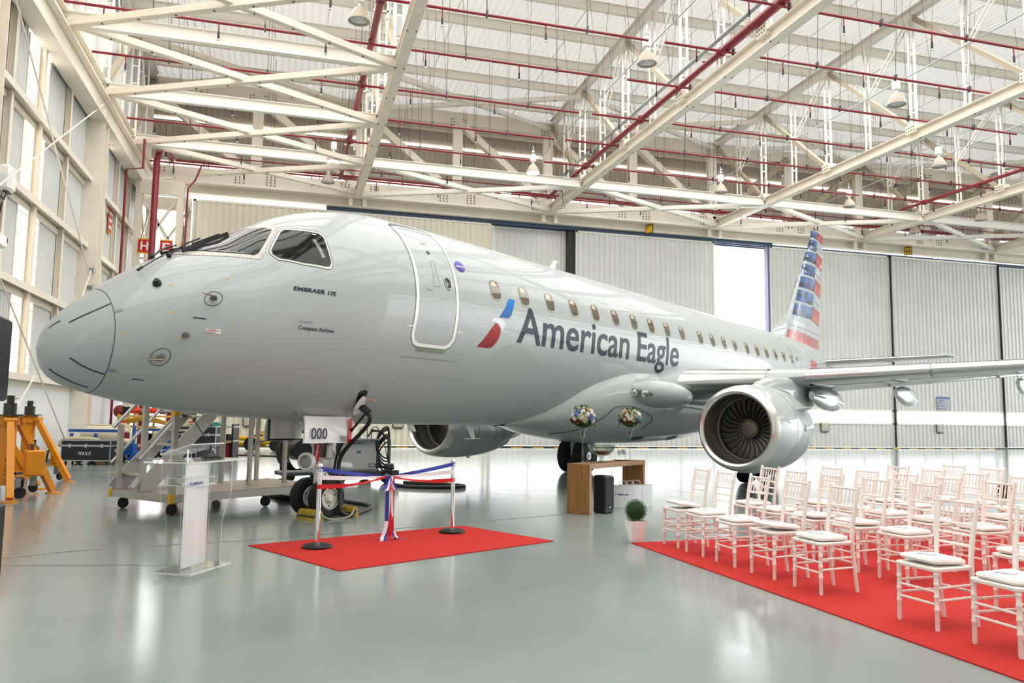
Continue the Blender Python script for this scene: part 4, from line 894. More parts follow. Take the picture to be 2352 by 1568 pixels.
    mb = MB(); mb.lathe([(.6, .95), (.2, .98)], 48, c0, AXS, cap=False); mb.build('fan_backing', mat('fan_shadow', '1b1a19', .7), JET)
    mb = MB(); mb.lathe([(.205, .95), (.205, .80), (.195, .72), (.17, .69), (.12, .675), (.0, .67)], 36, c0, AXS, cap=False); hb = mb.build('spinner', mat('spinner_bronze', '6f675d', .38, .6), JET, 50)
    bo = MB()
    for r, n in ((.185, 30), (.115, 8)):
        for k in range(n): g = 2 * PI * k / n; p = Vector(c0) + Vector((.69 if r > .15 else .668, r * math.cos(g), r * math.sin(g))); bo.cyl(p, p - Vector((.012, 0, 0)), .007, n=6)
    tag(bo.build('spinner_bolts', M_GALV, hb, 0), kind='stuff')
    bl = MB(); rows = []
    for k in range(7):
        r = .19 + .405 * k / 6; tw = math.radians(28 + 36 * k / 6); w = .046 + .02 * k / 6; sw = .05 * math.sin(k / 6 * 3)
        dx, dy = math.cos(tw) * w, math.sin(tw) * w; rows.append([Vector((-dx + .02, -dy + sw, r)), Vector((0, .012 + sw, r)), Vector((dx, dy + sw, r))])
    bl.loft(rows, cap=False, closed=False); bme = None
    for k in range(28):
        if bme is None: o = bl.build('fan_blade', M_FAN, JET, 60, None, False); bme = o.data
        else: o = link('fan_blade', bme, JET)
        o.matrix_local = Matrix.Translation((ex + .83, -sg * L, ez)) @ Matrix.Rotation(2 * PI * k / 28, 4, 'X')
    mb = MB(); mb.lathe([(.52, 2.3), (.5, 2.9), (.40, 3.45), (.36, 3.6), (.34, 3.5)], 40, c0, AXS, cap=False); mb.build('core_nozzle', M_POL, JET, 50)
    mb = MB(); mb.lathe([(.3, 3.2), (.26, 3.6), (.12, 4.1), (0, 4.25)], 28, c0, AXS, cap=False); mb.build('exhaust_plug', M_FAN, JET, 50)
    for x in (.98, 1.75, 2.1):
        r_ = {.98: .872, 1.75: .842, 2.1: .797}[x]; mb = MB(); mb.lathe([(r_, x - .005), (r_, x + .005)], 64, c0, AXS, cap=False); mb.build('cowl_joint', M_LINE if x != 1.75 or sg > 0 else mat('red_cowl_line', '7c2326', .4), JET)
    # pylon
    rings = []
    for s, zt_, zb_, w in ((ex + .75, 2.14, 2.05, .05), (ex + 1.3, 2.33, 2.0, .13), (ex + 2.0, 2.46, 1.95, .17), (ex + 2.9, 2.50, 1.85, .18), (ex + 3.9, 2.40, 1.72, .17), (ex + 5.0, 2.30, 1.95, .1), (ex + 5.6, 2.2, 2.1, .03)):
        zm, hz = (zt_ + zb_) / 2, (zt_ - zb_) / 2; rings.append([Vector((s, -sg * L + w * math.copysign(abs(math.cos(2 * PI * i / 16)) ** .7, math.cos(2 * PI * i / 16)), zm + hz * math.copysign(abs(math.sin(2 * PI * i / 16)) ** .7, math.sin(2 * PI * i / 16)))) for i in range(16)])
    mb = MB(); mb.loft(rings); mb.build('pylon', M_SKIN, JET, 50)
    # strake on the cowl
    g = math.radians(25); p = Vector(c0) + Vector((.9, -sg * .86 * math.cos(g), .86 * math.sin(g))); q = Vector(c0) + Vector((1.75, -sg * .84 * math.cos(g), .84 * math.sin(g))); n = Vector((0, -sg * math.cos(g), math.sin(g)))
    mb = MB(); mb.prism([p, q, q + n * .17, p + Vector((.45, 0, 0)) + n * .15], Vector((0, sg * math.sin(g), math.cos(g))) * .015); mb.build('nacelle_strake', M_SKIN, JET)
    # cowl marks
    for x, g, m, r in ((1.95, -.42, M_SKINW, .035), (2.1, -.40, M_BRIGHTRED, .03)):
        p = Vector(c0) + Vector((x, -sg * .825 * math.cos(g), .825 * math.sin(g))); n = Vector((.2, -sg * math.cos(g), math.sin(g))); mb = MB(); mb.lathe([(r, 0), (r, .012), (0, .014)], 14, p, n); mb.build('cowl_mark', m, JET)
    g = .02; p = Vector(c0) + Vector((1.42, -sg * .866, .02)); mb = MB(); mb.prism([p, p + Vector((.05, 0, -.06)), p + Vector((.06, 0, .07))], (0, -sg * .008, 0)); mb.build('cowl_vent', M_BLACK, JET)
    p = Vector(c0) + Vector((1.6, 0, -.86)); mb = MB(); mb.box(p, (.1, .05, .09)); mb.build('drain_mast', M_GREY, JET)
    # tailplane
    rings = []
    for l in (.15, .7, 2, 3.5, 4.6, 4.9, 5.02):
        s0 = 26.75 + (28.75 - 26.75) * (l - .15) / 4.85 + (.35 if l > 4.95 else 0); s1 = 29.3 + (30.05 - 29.3) * (l - .15) / 4.85; z0 = 3.93 + .053 * l; rings.append([Vector((s0 + x, -sg * l, z0 + y)) for x, y in foil(s1 - s0, .09 if l < 4.95 else .04, 12, 0)])
    mb = MB(); mb.loft(rings); mb.build('tailplane', M_SKIN, JET, 45)
    rings = []
    for l in (.75, 2, 3.5, 4.6):
        s0 = 26.75 + 2.0 * (l - .15) / 4.85 - .012; c = 2.55 - 1.25 * (l - .15) / 4.85; z0 = 3.93 + .053 * l; ring = []
        for i in range(-8, 9): x = .1 * (abs(i) / 8) ** 2; y = 5 * .092 * (.2969 * math.sqrt(x) - .126 * x); ring.append(Vector((s0 + x * c, -sg * l, z0 + math.copysign(y * c * 1.04, -i))))
        rings.append(ring)
    mb = MB(); mb.loft(rings, cap=False, closed=False); mb.build('tailplane_leading_edge', M_POL, JET, 60)
    # main gear
    gx, gl, gr = 14.76, 2.6, .48; zg = .027
    mb = MB(); mb.cyl((gx, -sg * gl, zg + gr), (gx - .05, -sg * gl, 1.15), .07); mb.cyl((gx - .05, -sg * gl, 1.05), (gx - .1, -sg * gl, 2.1), .13); mb.cyl((gx, -sg * (gl - .42), zg + gr), (gx, -sg * (gl + .42), zg + gr), .06); gs = mb.build('main_gear_strut', M_GEAR, JET)
    mb = MB(); mb.bar((gx - .1, -sg * gl, 1.5), (gx + .1, -sg * (gl - 1.1), 1.7), .09, .09); mb.build('side_brace', M_GEAR, JET)
    mb = MB(); mb.bar((gx - .02, -sg * gl, 1.1), (gx - .28, -sg * gl, .8), .12, .05); mb.bar((gx - .28, -sg * gl, .8), (gx - .06, -sg * gl, .55), .12, .05); mb.cbox((gx - .2, -sg * gl, .62), (.12, .16, .24), .03); mb.build('torque_link', M_GEAR, JET)
    mb = MB(); mb.tube([(gx - .1, -sg * gl - .08, 1.3), (gx - .3, -sg * gl - .16, .95), (gx - .2, -sg * gl - .18, .5)], .018, 6); mb.build('brake_hose', M_BLACK, JET)
    for w in (-.25, .25):
        y = -sg * gl + w; pr = [(.2, -.12), (.3, -.15), (.42, -.16), (.465, -.13), (.48, -.07), (.48, .07), (.465, .13), (.42, .16), (.3, .15), (.2, .12)]
        mb = MB(); mb.lathe(pr, 40, (gx, y, zg + gr), (0, 1, 0), cap=False); wo = mb.build('main_wheel', M_TYRE, JET, 35)
        for fc in (-1, 1):
            mb = MB(); mb.lathe([(.21, fc * .13), (.2, fc * .10), (.12, fc * .08), (.11, fc * .15), (0, fc * .16)], 28, (gx, y, zg + gr), (0, 1, 0), cap=False); mb.build('hub', mat('hub_grey', 'aab0b2', .35, .4), wo)
            mb = MB()
            for k in range(14): a = 2 * PI * k / 14; c = Vector((gx + .165 * math.cos(a), y + fc * .1, zg + gr + .165 * math.sin(a))); mb.box(c, (.02, .03, .07), Matrix.Rotation(-a + PI / 2, 3, 'Y'))
            tag(mb.build('hub_slots', M_BLACK, wo, 0), kind='stuff')
# fin
FLE = [(4.2, 24.1), (5.64, 25.40), (9.40, 28.82), (9.62, 29.07), (9.74, 29.4)]; FTE = [(4.2, 29.28), (9.55, 30.43), (9.74, 30.46)]
def ip(T, z):
    for (a, b), (c, d) in zip(T, T[1:]):
        if z <= c or (c, d) == T[-1]: return b + (d - b) * (z - a) / (c - a)
def fth(z): return .105 - .01 * (z - 4.2) / 5
FZ = [4.2, 4.8, 5.64, 6.5, 7.5, 8.5, 9.2, 9.4, 9.55, 9.68, 9.76]
def fin_y(s, z):
    a, b = ip(FLE, z), ip(FTE, z); c = b - a; x = max(0.0, min(1.0, (s - a) / c)); return 5 * fth(z) * (.2969 * math.sqrt(x) - .126 * x - .3516 * x * x + .2843 * x**3 - .1036 * x**4) * c * (1 if z < 9.6 else .5)
mb = MB(); mb.loft([[Vector((ip(FLE, z) + x, y, z)) for x, y in foil(ip(FTE, z) - ip(FLE, z), fth(z) * (1 if z < 9.6 else .5), 16, 0)] for z in FZ]); mb.build('fin', M_SKIN, JET, 45)
mb = MB(); rings = []
for k in range(9):
    t = k / 8; s = 23.3 + 2.9 * t; zt_ = 4.68 + (5.64 - 4.68) * min(1, t * 2.9 / 2.1) + max(0, t - .72) * 2.2; w = .03 + .16 * t; rings.append([Vector((s, -w, 4.5)), Vector((s, -w * .8, 4.5 + (zt_ - 4.5) * .6)), Vector((s, -.02, zt_)), Vector((s, .02, zt_)), Vector((s, w * .8, 4.5 + (zt_ - 4.5) * .6)), Vector((s, w, 4.5))])
mb.loft(rings); mb.build('dorsal_fillet', M_SKIN, JET, 50)
mb = MB(); mb.cyl((29.2, 0, 9.74), (29.2, 0, 9.86), .02); mb.box((29.25, 0, 9.76), (.25, .04, .05)); mb.build('tail_beacon', M_DARK, JET)
def fin_poly(name, pts, m, off=.012):
    for sg in (1, -1):
        wrap(name, pts, [tuple(range(len(pts)))], m, off, lambda a, b, o: Vector((a, -sg * (fin_y(a, b) + o), b)), .3, .3)
BL = [[(28.75, 9.62), (29.47, 9.69), (29.32, 9.33), (28.72, 9.31)], [(28.58, 9.21), (29.29, 9.23), (29.08, 8.75), (28.16, 8.72)], [(28.03, 8.59), (29.13, 8.67), (28.92, 8.19), (27.63, 8.13)], [(27.51, 8.0), (28.85, 8.06), (28.67, 7.58), (27.12, 7.52)], [(27.05, 7.4), (28.68, 7.48), (28.48, 6.98), (26.66, 6.92)], [(26.56, 6.8), (28.41, 6.85), (28.22, 6.36), (26.17, 6.31)], [(26.06, 6.19), (28.21, 6.25), (28.04, 5.75), (25.66, 5.7)]]
RD = [[(29.47, 9.69), (30.4, 9.69), (30.33, 9.28), (29.32, 9.33)], [(29.07, 8.72), (30.2, 8.66), (30.08, 8.07), (28.92, 8.18)], [(28.68, 7.54), (29.93, 7.45), (29.8, 6.86), (28.5, 6.99)], [(28.26, 6.33), (29.67, 6.23), (29.54, 5.64), (28.04, 5.74)], [(25.11, 5.07), (29.4, 5.02), (29.28, 4.35), (24.7, 4.6)]]
GR = [[(25.39, 5.47), (29.48, 5.41), (29.44, 5.24), (25.28, 5.27)], [(29.18, 9.18), (30.27, 9.12), (30.22, 8.92), (29.12, 8.95)], [(28.84, 8.07), (30.04, 7.97), (29.97, 7.66), (28.75, 7.82)], [(28.42, 6.81), (29.76, 6.73), (29.71, 6.51), (28.34, 6.59)]]
def mid(q, a, b, c, d):
    L = lambda u, v, t: (u[0] + (v[0] - u[0]) * t, u[1] + (v[1] - u[1]) * t)
    A, B, C_, D_ = q; return [L(L(A, B, x), L(D_, C_, x), y) for x, y in ((a, c), (b, c), (b, d), (a, d))]
MB1, MB2, MB3 = mat('livery_blue_1', '1f4f93', .25, coat=.5), mat('livery_blue_2', '2a69ad', .25, coat=.5), mat('livery_blue_3', '1b2440', .25, coat=.5)
MR1, MR2 = MATS['livery_red_1'], mat('livery_red_2', 'a8261d', .25, coat=.5)
for i, q in enumerate(BL):
    fin_poly('fin_blue_block', q, MB1)
    fin_poly('fin_dark_band', mid(q, 0, .5, .28 if i % 2 else .55, .58 if i % 2 else .9), MB3, .014); fin_poly('fin_light_band', mid(q, .5, 1, .05, .35 if i % 2 else .6), MB2, .014); fin_poly('fin_dark_band', mid(q, .55, 1, .72, 1), MB3, .014)
for i, q in enumerate(RD): fin_poly('fin_red_block', q, MR1); fin_poly('fin_red_shade', mid(q, 0, 1, 0, .38 if i < 4 else .45), MR2, .014)
for q in GR: fin_poly('fin_grey_stripe', q, mat('livery_grey', 'b4bac6', .25, coat=.5))
# antennas
for s, y, h, w in ((5.3, 0, .12, .16), (7.0, .1, .26, .2), (7.5, 0, .1, .2)):
    mb = MB(); z = sect(s)[1]; mb.loft([[Vector((s + a, y + b, z + .02)) for a, b in ((-w / 2, 0), (0, -.02), (w / 2, 0), (0, .02))], [Vector((s + .12 + a * .5, y + b * .5, z - h)) for a, b in ((-w / 2, 0), (0, -.02), (w / 2, 0), (0, .02))]]); mb.build('belly_antenna', M_SKINW, JET)
mb = MB(); mb.bar((6.75, 0, 1.10), (7.2, 0, 1.10), .015, .015); mb.build('antenna_bar', M_SKINW, JET)
mb = MB(); mb.loft([[Vector((9.35 + a, b, 4.68)) for a, b in ((0, 0), (.14, -.02), (.3, 0), (.14, .02))], [Vector((9.62 + a, b, 4.97)) for a, b in ((0, 0), (.05, -.01), (.12, 0), (.05, .01))]]); mb.bar((9.6, 0, 4.97), (9.8, 0, 4.96), .03, .02); mb.build('roof_antenna', M_SKINW, JET)
mb = MB(); q = SP(2.554, 2.791); mb.lathe([(.05, 0), (.04, .03), (0, .045)], 14, q, SN(2.554, 2.791)); mb.build('belly_lamp', M_GLASS, JET)
# nose gear
NX, NG = 3.36, -.037; zh = NG + .285
def door_panel(y, s0, s1, zt_, zb_, red, num):
    out = -1 if y < 0 else 1
    rings = []
    for k in range(6):
        t = k / 5; z = zt_ + (zb_ - zt_) * t; yy = y + out * (.05 * math.sin(t * 2.2)); rings.append([Vector((s0 - .03 * t, yy, z)), Vector((s1 - .05 * t * t + (.04 if 0 < t < .3 else 0), yy, z)), Vector((s1 - .05 * t * t, yy + .03 * -out, z)), Vector((s0 - .03 * t, yy + .03 * -out, z))])
    mb = MB(); mb.loft(rings); d = mb.build('nose_gear_door', M_SKINW, JET, 30)
    if red:
        mb = MB(); mb.add([Vector((s1 - .005, y - .03, zt_ - .02)), Vector((s1 - .075, y - .035, zt_ - .02)), Vector((s1 - .12, y - .05, zb_ + .0)), Vector((s1 - .05, y - .05, zb_ + .0))], [(0, 1, 2, 3)]); mb.v = [(a, b - .022, c) for a, b, c in mb.v]; mb.build('red_edge', M_BRIGHTRED, d, 0, None, False)
        flat_text('number', '000', M_NAVY, d, (s0 + .07, y - .068, zb_ + .06), (1, 0, 0), (0, 0, 1), .155, .29, .004, bold=.012)
        for k in range(6): mb = MB(); mb.box((s0 + .66, y - .07, zb_ + .03 + k * .014), (.13 - .01 * (k % 3), .002, .005)); mb.build('stencil', M_NAVY, d)
    else:
        for k, (a, b) in enumerate(((.06, .1), (.5, .06))): mb = MB(); mb.box((s0 + a, y - .04, (zt_ + zb_) / 2), (b, .05, zt_ - zb_ - .06)); mb.build('door_rib', M_GEAR, d)
        mb = MB(); mb.box(((s0 + s1) / 2, y - .05, zb_ + .02), (s1 - s0, .03, .025)); mb.box((s0, y - .05, (zt_ + zb_) / 2), (.025, .03, zt_ - zb_)); mb.build('door_seal', M_BLACK, d)
        mb = MB(); mb.tube([(s1 - .05, y - .05, zt_), (s1 - .0, y - .12, zt_ - .1), (s1 + .0, y - .14, zt_ - .22)], .03, 8); mb.build('door_hinge', M_GEAR, d)
door_panel(-.47, 2.70, 3.56, 1.46, 1.075, True, 1); door_panel(.42, 2.72, 3.40, 1.46, 1.085, False, 0)
mb = MB(); mb.cyl((NX, 0, .62), (NX - .05, 0, 1.5), .085, n=20); mb.cyl((NX, 0, zh), (NX, 0, .66), .055, n=16); mb.cyl((NX, -.29, zh), (NX, .29, zh), .045, n=14); mb.build('nose_gear_strut', M_GEAR, JET)
mb = MB(); mb.cyl((NX - .12, .0, .74), (NX - .0, .0, .74), .06); mb.cyl((NX - .30, -.02, .80), (NX + .56, -.08, .70), .055, n=18); mb.cyl((NX - .02, -.04, .765), (NX + .30, -.06, .735), .085, n=18); mb.build('steering_actuator', M_GEAR, JET)
mb = MB(); mb.lathe([(.13, 0), (.135, .05), (.12, .09), (.1, .09), (.1, .0)], 24, (NX - .33, -.16, .80), (-1, -.5, 0)); mb.build('taxi_lamp_rim', M_GEAR, JET); mb = MB(); mb.lathe([(.1, .03), (.05, .05), (0, .055)], 24, (NX - .33, -.16, .80), (-1, -.5, 0), cap=False); mb.build('taxi_lamp', M_GLASS, JET)
mb = MB(); mb.bar((NX + .05, -.02, .66), (NX + .22, -.02, .48), .1, .04); mb.bar((NX + .22, -.02, .48), (NX + .04, -.02, .3), .1, .04); mb.cbox((NX - .06, -.10, .55), (.14, .12, .2), .02); mb.build('torque_link', M_GEAR, JET)
mb = MB(); mb.cbox((NX + .12, -.12, .93), (.16, .1, .2), .02); mb.cbox((NX + .16, -.13, 1.05), (.1, .08, .1), .02); mb.tube([(NX + .1, -.16, .98), (NX + .22, -.2, .86), (NX + .08, -.16, .74)], .012, 6); mb.build('valve_block', M_GEAR, JET)
mb = MB(); mb.bar((NX - .35, 0, 1.40), (NX - .05, 0, .98), .07, .07); mb.bar((NX + .3, 0, 1.4), (NX + .02, 0, 1.05), .06, .06); mb.build('drag_brace', M_GEAR, JET)
mb = MB()
for k in range(5): mb.tube([(NX - .1 + .03 * k, -.09, 1.4), (NX - .12 + .05 * k, -.13, 1.15), (NX - .06 + .03 * k, -.11, .85)], .01, 5)
tag(mb.build('hydraulic_lines', M_DARK, JET), kind='stuff')
for w in (-.215, .215):
    mb = MB(); mb.lathe([(.14, -.085), (.2, -.105), (.262, -.1), (.283, -.06), (.29, 0), (.283, .06), (.262, .1), (.2, .105), (.14, .085)], 40, (NX, w, zh), (0, 1, 0), cap=False); wo = mb.build('nose_wheel', M_TYRE, JET, 35)
    for fc in (-1, 1):
        mb = MB(); mb.lathe([(.165, fc * .098), (.155, fc * .105), (.145, fc * .08), (.08, fc * .055), (.06, fc * .05), (.055, fc * .10), (.035, fc * .115), (0, fc * .115)], 28, (NX, w, zh), (0, 1, 0), cap=False); mb.build('hub', M_HUB, wo, 35)
        mb = MB()
        for k in range(3): a = 2 * PI * k / 3 + .5; mb.cyl((NX + .11 * math.cos(a), w + fc * .07, zh + .11 * math.sin(a)), (NX + .11 * math.cos(a), w + fc * .085, zh + .11 * math.sin(a)), .012, n=8)
        tag(mb.build('hub_bolts', M_DARK, wo, 0), kind='stuff')
    for dz in (-.06, .0, .06): mb = MB(); mb.lathe([(.2915 - abs(dz) * .06, dz - .004), (.2915 - abs(dz) * .06, dz + .004)], 40, (NX, w, zh), (0, 1, 0), cap=False); mb.build('tread_groove', M_BLACK, wo)
mb = MB(); P = [Vector((NX - .14, -.135, 1.05)), Vector((NX - .15, -.15, .95)), Vector((NX - .165, -.15, .84)), Vector((NX - .19, -.14, .76))]; mb.ribbon(P, Vector((.095, -.03, .0))); rb = mb.build('safety_streamer', mat('streamer_red', 'b3152e', .5), JET, 40)
flat_text('lettering', 'BEFORE FLIGHT', M_WHITE, rb, (NX - .175, -.172, 1.04), (-.05, 0, -.28), (.09, -.02, 0), .04, .27, -.006, bold=.01)
CARPET = 'b52c28'
# ---------------------------------------------------------------- event furniture in front of the aircraft (viewer-aligned ground coordinates through place())
def ground(pts, z=0.0): return [WM @ Vector((x, y, z)) for x, y in pts]
def slab(name, label, cat, pts, h, m):
    mb = MB(); mb.prism(ground(pts, .001), (0, 0, h)); return tag(mb.build(name, m), label, cat)
M_CARPET = mat('red_carpet_pile', CARPET, 0.9, noise=0.08, nscale=60, bump=0.25, spec=.2)
slab('red_carpet', 'small red carpet under the ribbon posts', 'carpet', [(-3.016, 9.271), (-1.646, 7.823), (.547, 9.893), (-.659, 11.166)], .008, M_CARPET)
slab('red_carpet', 'large red carpet under the rows of white chairs', 'carpet', [(1.49, 9.83), (3.29, 3.87), (10.0, 5.9), (8.15, 12.03)], .008, M_CARPET)
# chairs
M_CHAIR = mat('white_lacquered_chair', 'f3ebe4', 0.38); M_CUSH = mat('white_cushion_cloth', 'f3f1ec', 0.8, noise=.03, nscale=9, bump=.15); M_PAPER = mat('white_paper', 'f7f7f8', .6); M_INK = mat('blue_ink', '5b6aa8', .6)
def bamboo(a, b, r, rings, n=10):
    a = Vector(a); b = Vector(b); d = b - a; L = d.length; prof = [(r * .8, 0), (r, .02)]
    for z in rings: prof += [(r, z - .012), (r * 1.22, z - .006), (r * 1.22, z + .006), (r, z + .012)]
    prof += [(r, L - .01), (r * .9, L)]; mb = MB(); mb.lathe(prof, n, a, d); return mb
CH_GROUP = 'white chairs in rows on the red carpet'
def make_chair():
    t = thing('event_chair', '', 'chair', None, CH_GROUP)
    def sq(wf, wb, d0, d1, r, z, n=5):
        o = []
        for (x, y, a0) in ((wf - r, d1 - r, 0), (-wf + r, d1 - r, 1), (-wb + r, d0 + r, 2), (wb - r, d0 + r, 3)):
            for k in range(n + 1): g = PI / 2 * (a0 + k / n); o.append(Vector((x + r * math.cos(g), y + r * math.sin(g), z)))
        return o
    mb = MB(); mb.loft([sq(.19, .17, -.19, .19, .035, .415), sq(.197, .175, -.2, .197, .04, .422), sq(.197, .175, -.2, .197, .04, .438), sq(.188, .168, -.19, .19, .035, .445)]); mb.build('seat', M_CHAIR, t)
    mb = MB(); prof = [(.80, 0), (.95, .006), (1, .02), (.96, .036), (.80, .046), (.45, .05), (.1, .05)]
    mb.loft([[Vector((p.x * k, p.y * k, .447 + z + .004 * math.sin(p.x * 17 + p.y * 9) * (k < .9))) for p in sq(.18, .165, -.17, .185, .06, 0)] for k, z in prof]); mb.build('cushion', M_CUSH, t)
    mb = MB(); mb.box((.03, .05, .4995), (.13, .09, .002), Matrix.Rotation(.4, 3, 'Z')); pp = mb.build('paper_card', M_PAPER, t); mb = MB(); mb.box((.03, .05, .501), (.09, .012, .001), Matrix.Rotation(.4, 3, 'Z')); mb.build('print', M_INK, pp)
    for s in (-1, 1):
        bamboo((s * .176, .176, 0), (s * .172, .168, .42), .0165, (.15, .24, .33, .40)).build('leg', M_CHAIR, t)
        mb = MB(); pts = [(s * .15, -.232, 0), (s * .153, -.205, .22), (s * .156, -.185, .43), (s * .16, -.20, .62), (s * .168, -.232, .80), (s * .174, -.258, .915)]
        mb.tube(spline(pts, False, 4), lambda k: .0155 + .004 * math.sin(PI * k), 10); c = Vector(pts[-1]); mb.ball(c, .017, 8, 6)
        for i in (1, 2, 3): p = Vector(pts[i]); mb.lathe([(.021, -.006), (.021, .006)], 10, p + Vector((0, 0, .0)), (0, 0, 1))
        mb.build('back_post', M_CHAIR, t)
        for z in (.21, .30): bamboo((s * .174, .17, z), (s * .154, -.20, z + .005), .010, (.09, .19, .28), 8).build('stretcher', M_CHAIR, t)
    for z in (.185, .275): bamboo((-.172, .173, z), (.172, .173, z), .010, (.09, .17, .25), 8).build('stretcher', M_CHAIR, t)
    bamboo((-.153, -.205, .25), (.153, -.205, .25), .010, (.08, .15, .22), 8).build('stretcher', M_CHAIR, t)
    for z, y, w in ((.895, -.254, .173), (.735, -.219, .165), (.66, -.207, .162), (.585, -.196, .159)): bamboo((-w, y, z), (w, y, z), .0105, (.08, w, w * 2 - .08), 8).build('back_rail', M_CHAIR, t)
    sm = MB(); sm.lathe([(.005, 0), (.0065, .05), (.0095, .085), (.0065, .11), (.005, .16)], 8, (0, -.219, .735), (0, -.035, .16)); sme = None
    for k in range(6):
        if sme is None: o = sm.build('spindle', M_CHAIR, t, 60); sme = o.data
        else: o = link('spindle', sme, t)
        o.matrix_local = Matrix.Translation((-.122 + .0488 * k, 0, 0))
    return t
FD = Vector((-.955, -.297))
def from_front(x, y): return (x - FD.x * .174, y - FD.y * .174)
def from_back(x, y): return (x + FD.x * .257, y + FD.y * .257)
CH = []
ORD = 'first second third fourth fifth sixth seventh'.split()
for k, p in enumerate(((1.936, 9.589), (2.083, 9.022), (2.267, 8.41), (2.457, 7.798), (2.657, 7.17))): CH.append((from_front(*p), 'front row white chair, %s counted from the potted topiary' % ORD[k]))
CH += [(from_front(3.047, 6.02), 'front row white chair nearest but one to the camera, after the gap'), (from_front(3.24, 5.37), 'white chair nearest the camera, cut by the right edge')]
for r, row in (('second', ((3.344, 10.2), (3.431, 9.52), (3.62, 8.92), (3.85, 8.356), (4.06, 7.77), (4.45, 6.56), (4.63, 5.96))), ('third', ((4.23, 10.42), (4.43, 9.85), (4.627, 9.30), (4.80, 8.737), (4.98, 8.1), (5.36, 6.9))), ('fourth', ((5.285, 10.80), (5.43, 10.2), (5.60, 9.58), (5.79, 8.98), (5.98, 8.36))), ('fifth', ((6.32, 11.3), (6.45, 10.62), (6.64, 10.0), (6.82, 9.4)))):
    for k, p in enumerate(row): CH.append((from_back(*p), '%s row white chair, %s from the aircraft end of that row' % (r, ORD[k])))
ch0 = make_chair(); rz0 = math.atan2(-FD.x, FD.y)
rnd = random.Random(3)
for i, ((x, y), lb) in enumerate(CH):
    w_ = place(x, y, .009, rz0 + rnd.uniform(-.045, .045))
    if i == 0: o = ch0; o.matrix_world = w_; o['label'] = lb
    else: o = dup(ch0, w_, lb)
    tl = {0: (.16, 0), 3: (.11, .02), 5: (.06, -.03), 9: (.05, .05), 10: (.06, 0)}.get(i, (rnd.uniform(-.01, .02), rnd.uniform(-.03, .03)))
    for c in kids(o):
        if c.name.startswith(('cushion', 'paper_card')):
            c.matrix_local = Matrix.Translation((rnd.uniform(-.006, .006) if c.name.startswith('cushion') else .0, .0, 0)) @ Matrix.Translation((0, -.17, .447)) @ Matrix.Rotation(max(0, tl[0]), 4, 'X') @ Matrix.Rotation(tl[1], 4, 'Z') @ Matrix.Translation((0, .17, -.447))
# topiary balls
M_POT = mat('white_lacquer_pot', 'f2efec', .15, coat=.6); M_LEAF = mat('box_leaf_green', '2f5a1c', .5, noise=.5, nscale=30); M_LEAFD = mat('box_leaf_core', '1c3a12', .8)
def topiary(x, y, rz, label):
    t = thing('topiary_ball', label, 'potted plant', place(x, y, 0, rz), 'topiary balls in white pots')
    mb = MB(); mb.loft([[Vector((a * w, b * w, z)) for a, b in ((-1, -1), (1, -1), (1, 1), (-1, 1))] for w, z in ((.066, 0), (.108, .265), (.1, .265), (.092, .235))], cap=True); mb.build('pot', M_POT, t, 20)
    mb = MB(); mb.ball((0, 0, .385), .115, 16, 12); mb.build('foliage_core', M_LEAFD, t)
    mb = MB(); r = random.Random(5)
    for i in range(2600):
        z = r.uniform(-1, 1); a = r.uniform(0, 2 * PI); q = math.sqrt(1 - z * z); n = Vector((q * math.cos(a), q * math.sin(a), z)); p = Vector((0, 0, .385)) + n * r.uniform(.112, .138); d, s, u = frame_of(n + Vector((r.uniform(-1, 1), r.uniform(-1, 1), r.uniform(-1, 1))) * .8); L = r.uniform(.008, .013)
        mb.add([p - s * L * .5, p + u * L * .2 + d * L * .5, p + s * L * .5, p + d * L * 1.1], [(0, 1, 2, 3)])
    tag(mb.build('foliage', M_LEAF, t, 0, None, False), kind='stuff')
topiary(1.565, 9.93, .25, 'clipped green ball in a white tapered pot at the carpet corner'); topiary(8.42, 13.56, .2, 'clipped green ball half hidden behind the back rows of chairs')
# posts with ribbons
M_DISC = mat('black_rubber_base', '1d1f22', .45)
SP_ = ((-2.192, 9.151), (-.754, 10.484))
for (x, y), lb in zip(SP_, ('chrome ribbon post at the left of the small red carpet', 'chrome ribbon post at the right of the small red carpet')):
    t = thing('stanchion', lb, 'post', place(x, y, .009), 'chrome ribbon posts')
    mb = MB(); mb.lathe([(.165, 0), (.172, .012), (.168, .028), (.14, .04), (.03, .048)], 40); mb.build('base', M_DISC, t)
    mb = MB(); mb.lathe([(.0265, .045), (.0265, .868), (.034, .87), (.034, .885), (.022, .887), (.022, .9)], 24); mb.build('pole', M_CHROME, t)
    mb = MB(); mb.ball((0, 0, .918), .036, 20, 14); mb.build('ball_top', M_CHROME, t)
    mb = MB(); mb.box((0, 0, .862), (.075, .04, .03)); mb.build('clip', M_CHROME, t)
M_RB, M_RW, M_RR = mat('blue_satin', '23349a', .35, coat=.2), mat('white_satin', 'e9e4e8', .35, coat=.2), mat('red_satin', 'cf1520', .35, coat=.2)
A_, B_ = Vector((*SP_[0], 0)), Vector((*SP_[1], 0)); RD_ = (B_ - A_).normalized(); KN = Vector((-1.50, 9.79, .775)); RN = Vector((RD_.y, -RD_.x, 0))
def rib(name, pts, ws, m, parent):
    mb = MB(); pts = [Vector(p) for p in pts]; mb.ribbon([WM @ p for p in pts], [(WM.to_3x3() @ Vector(w)) for w in ws]); o = mb.build(name, m, parent, 60, None, False); return o
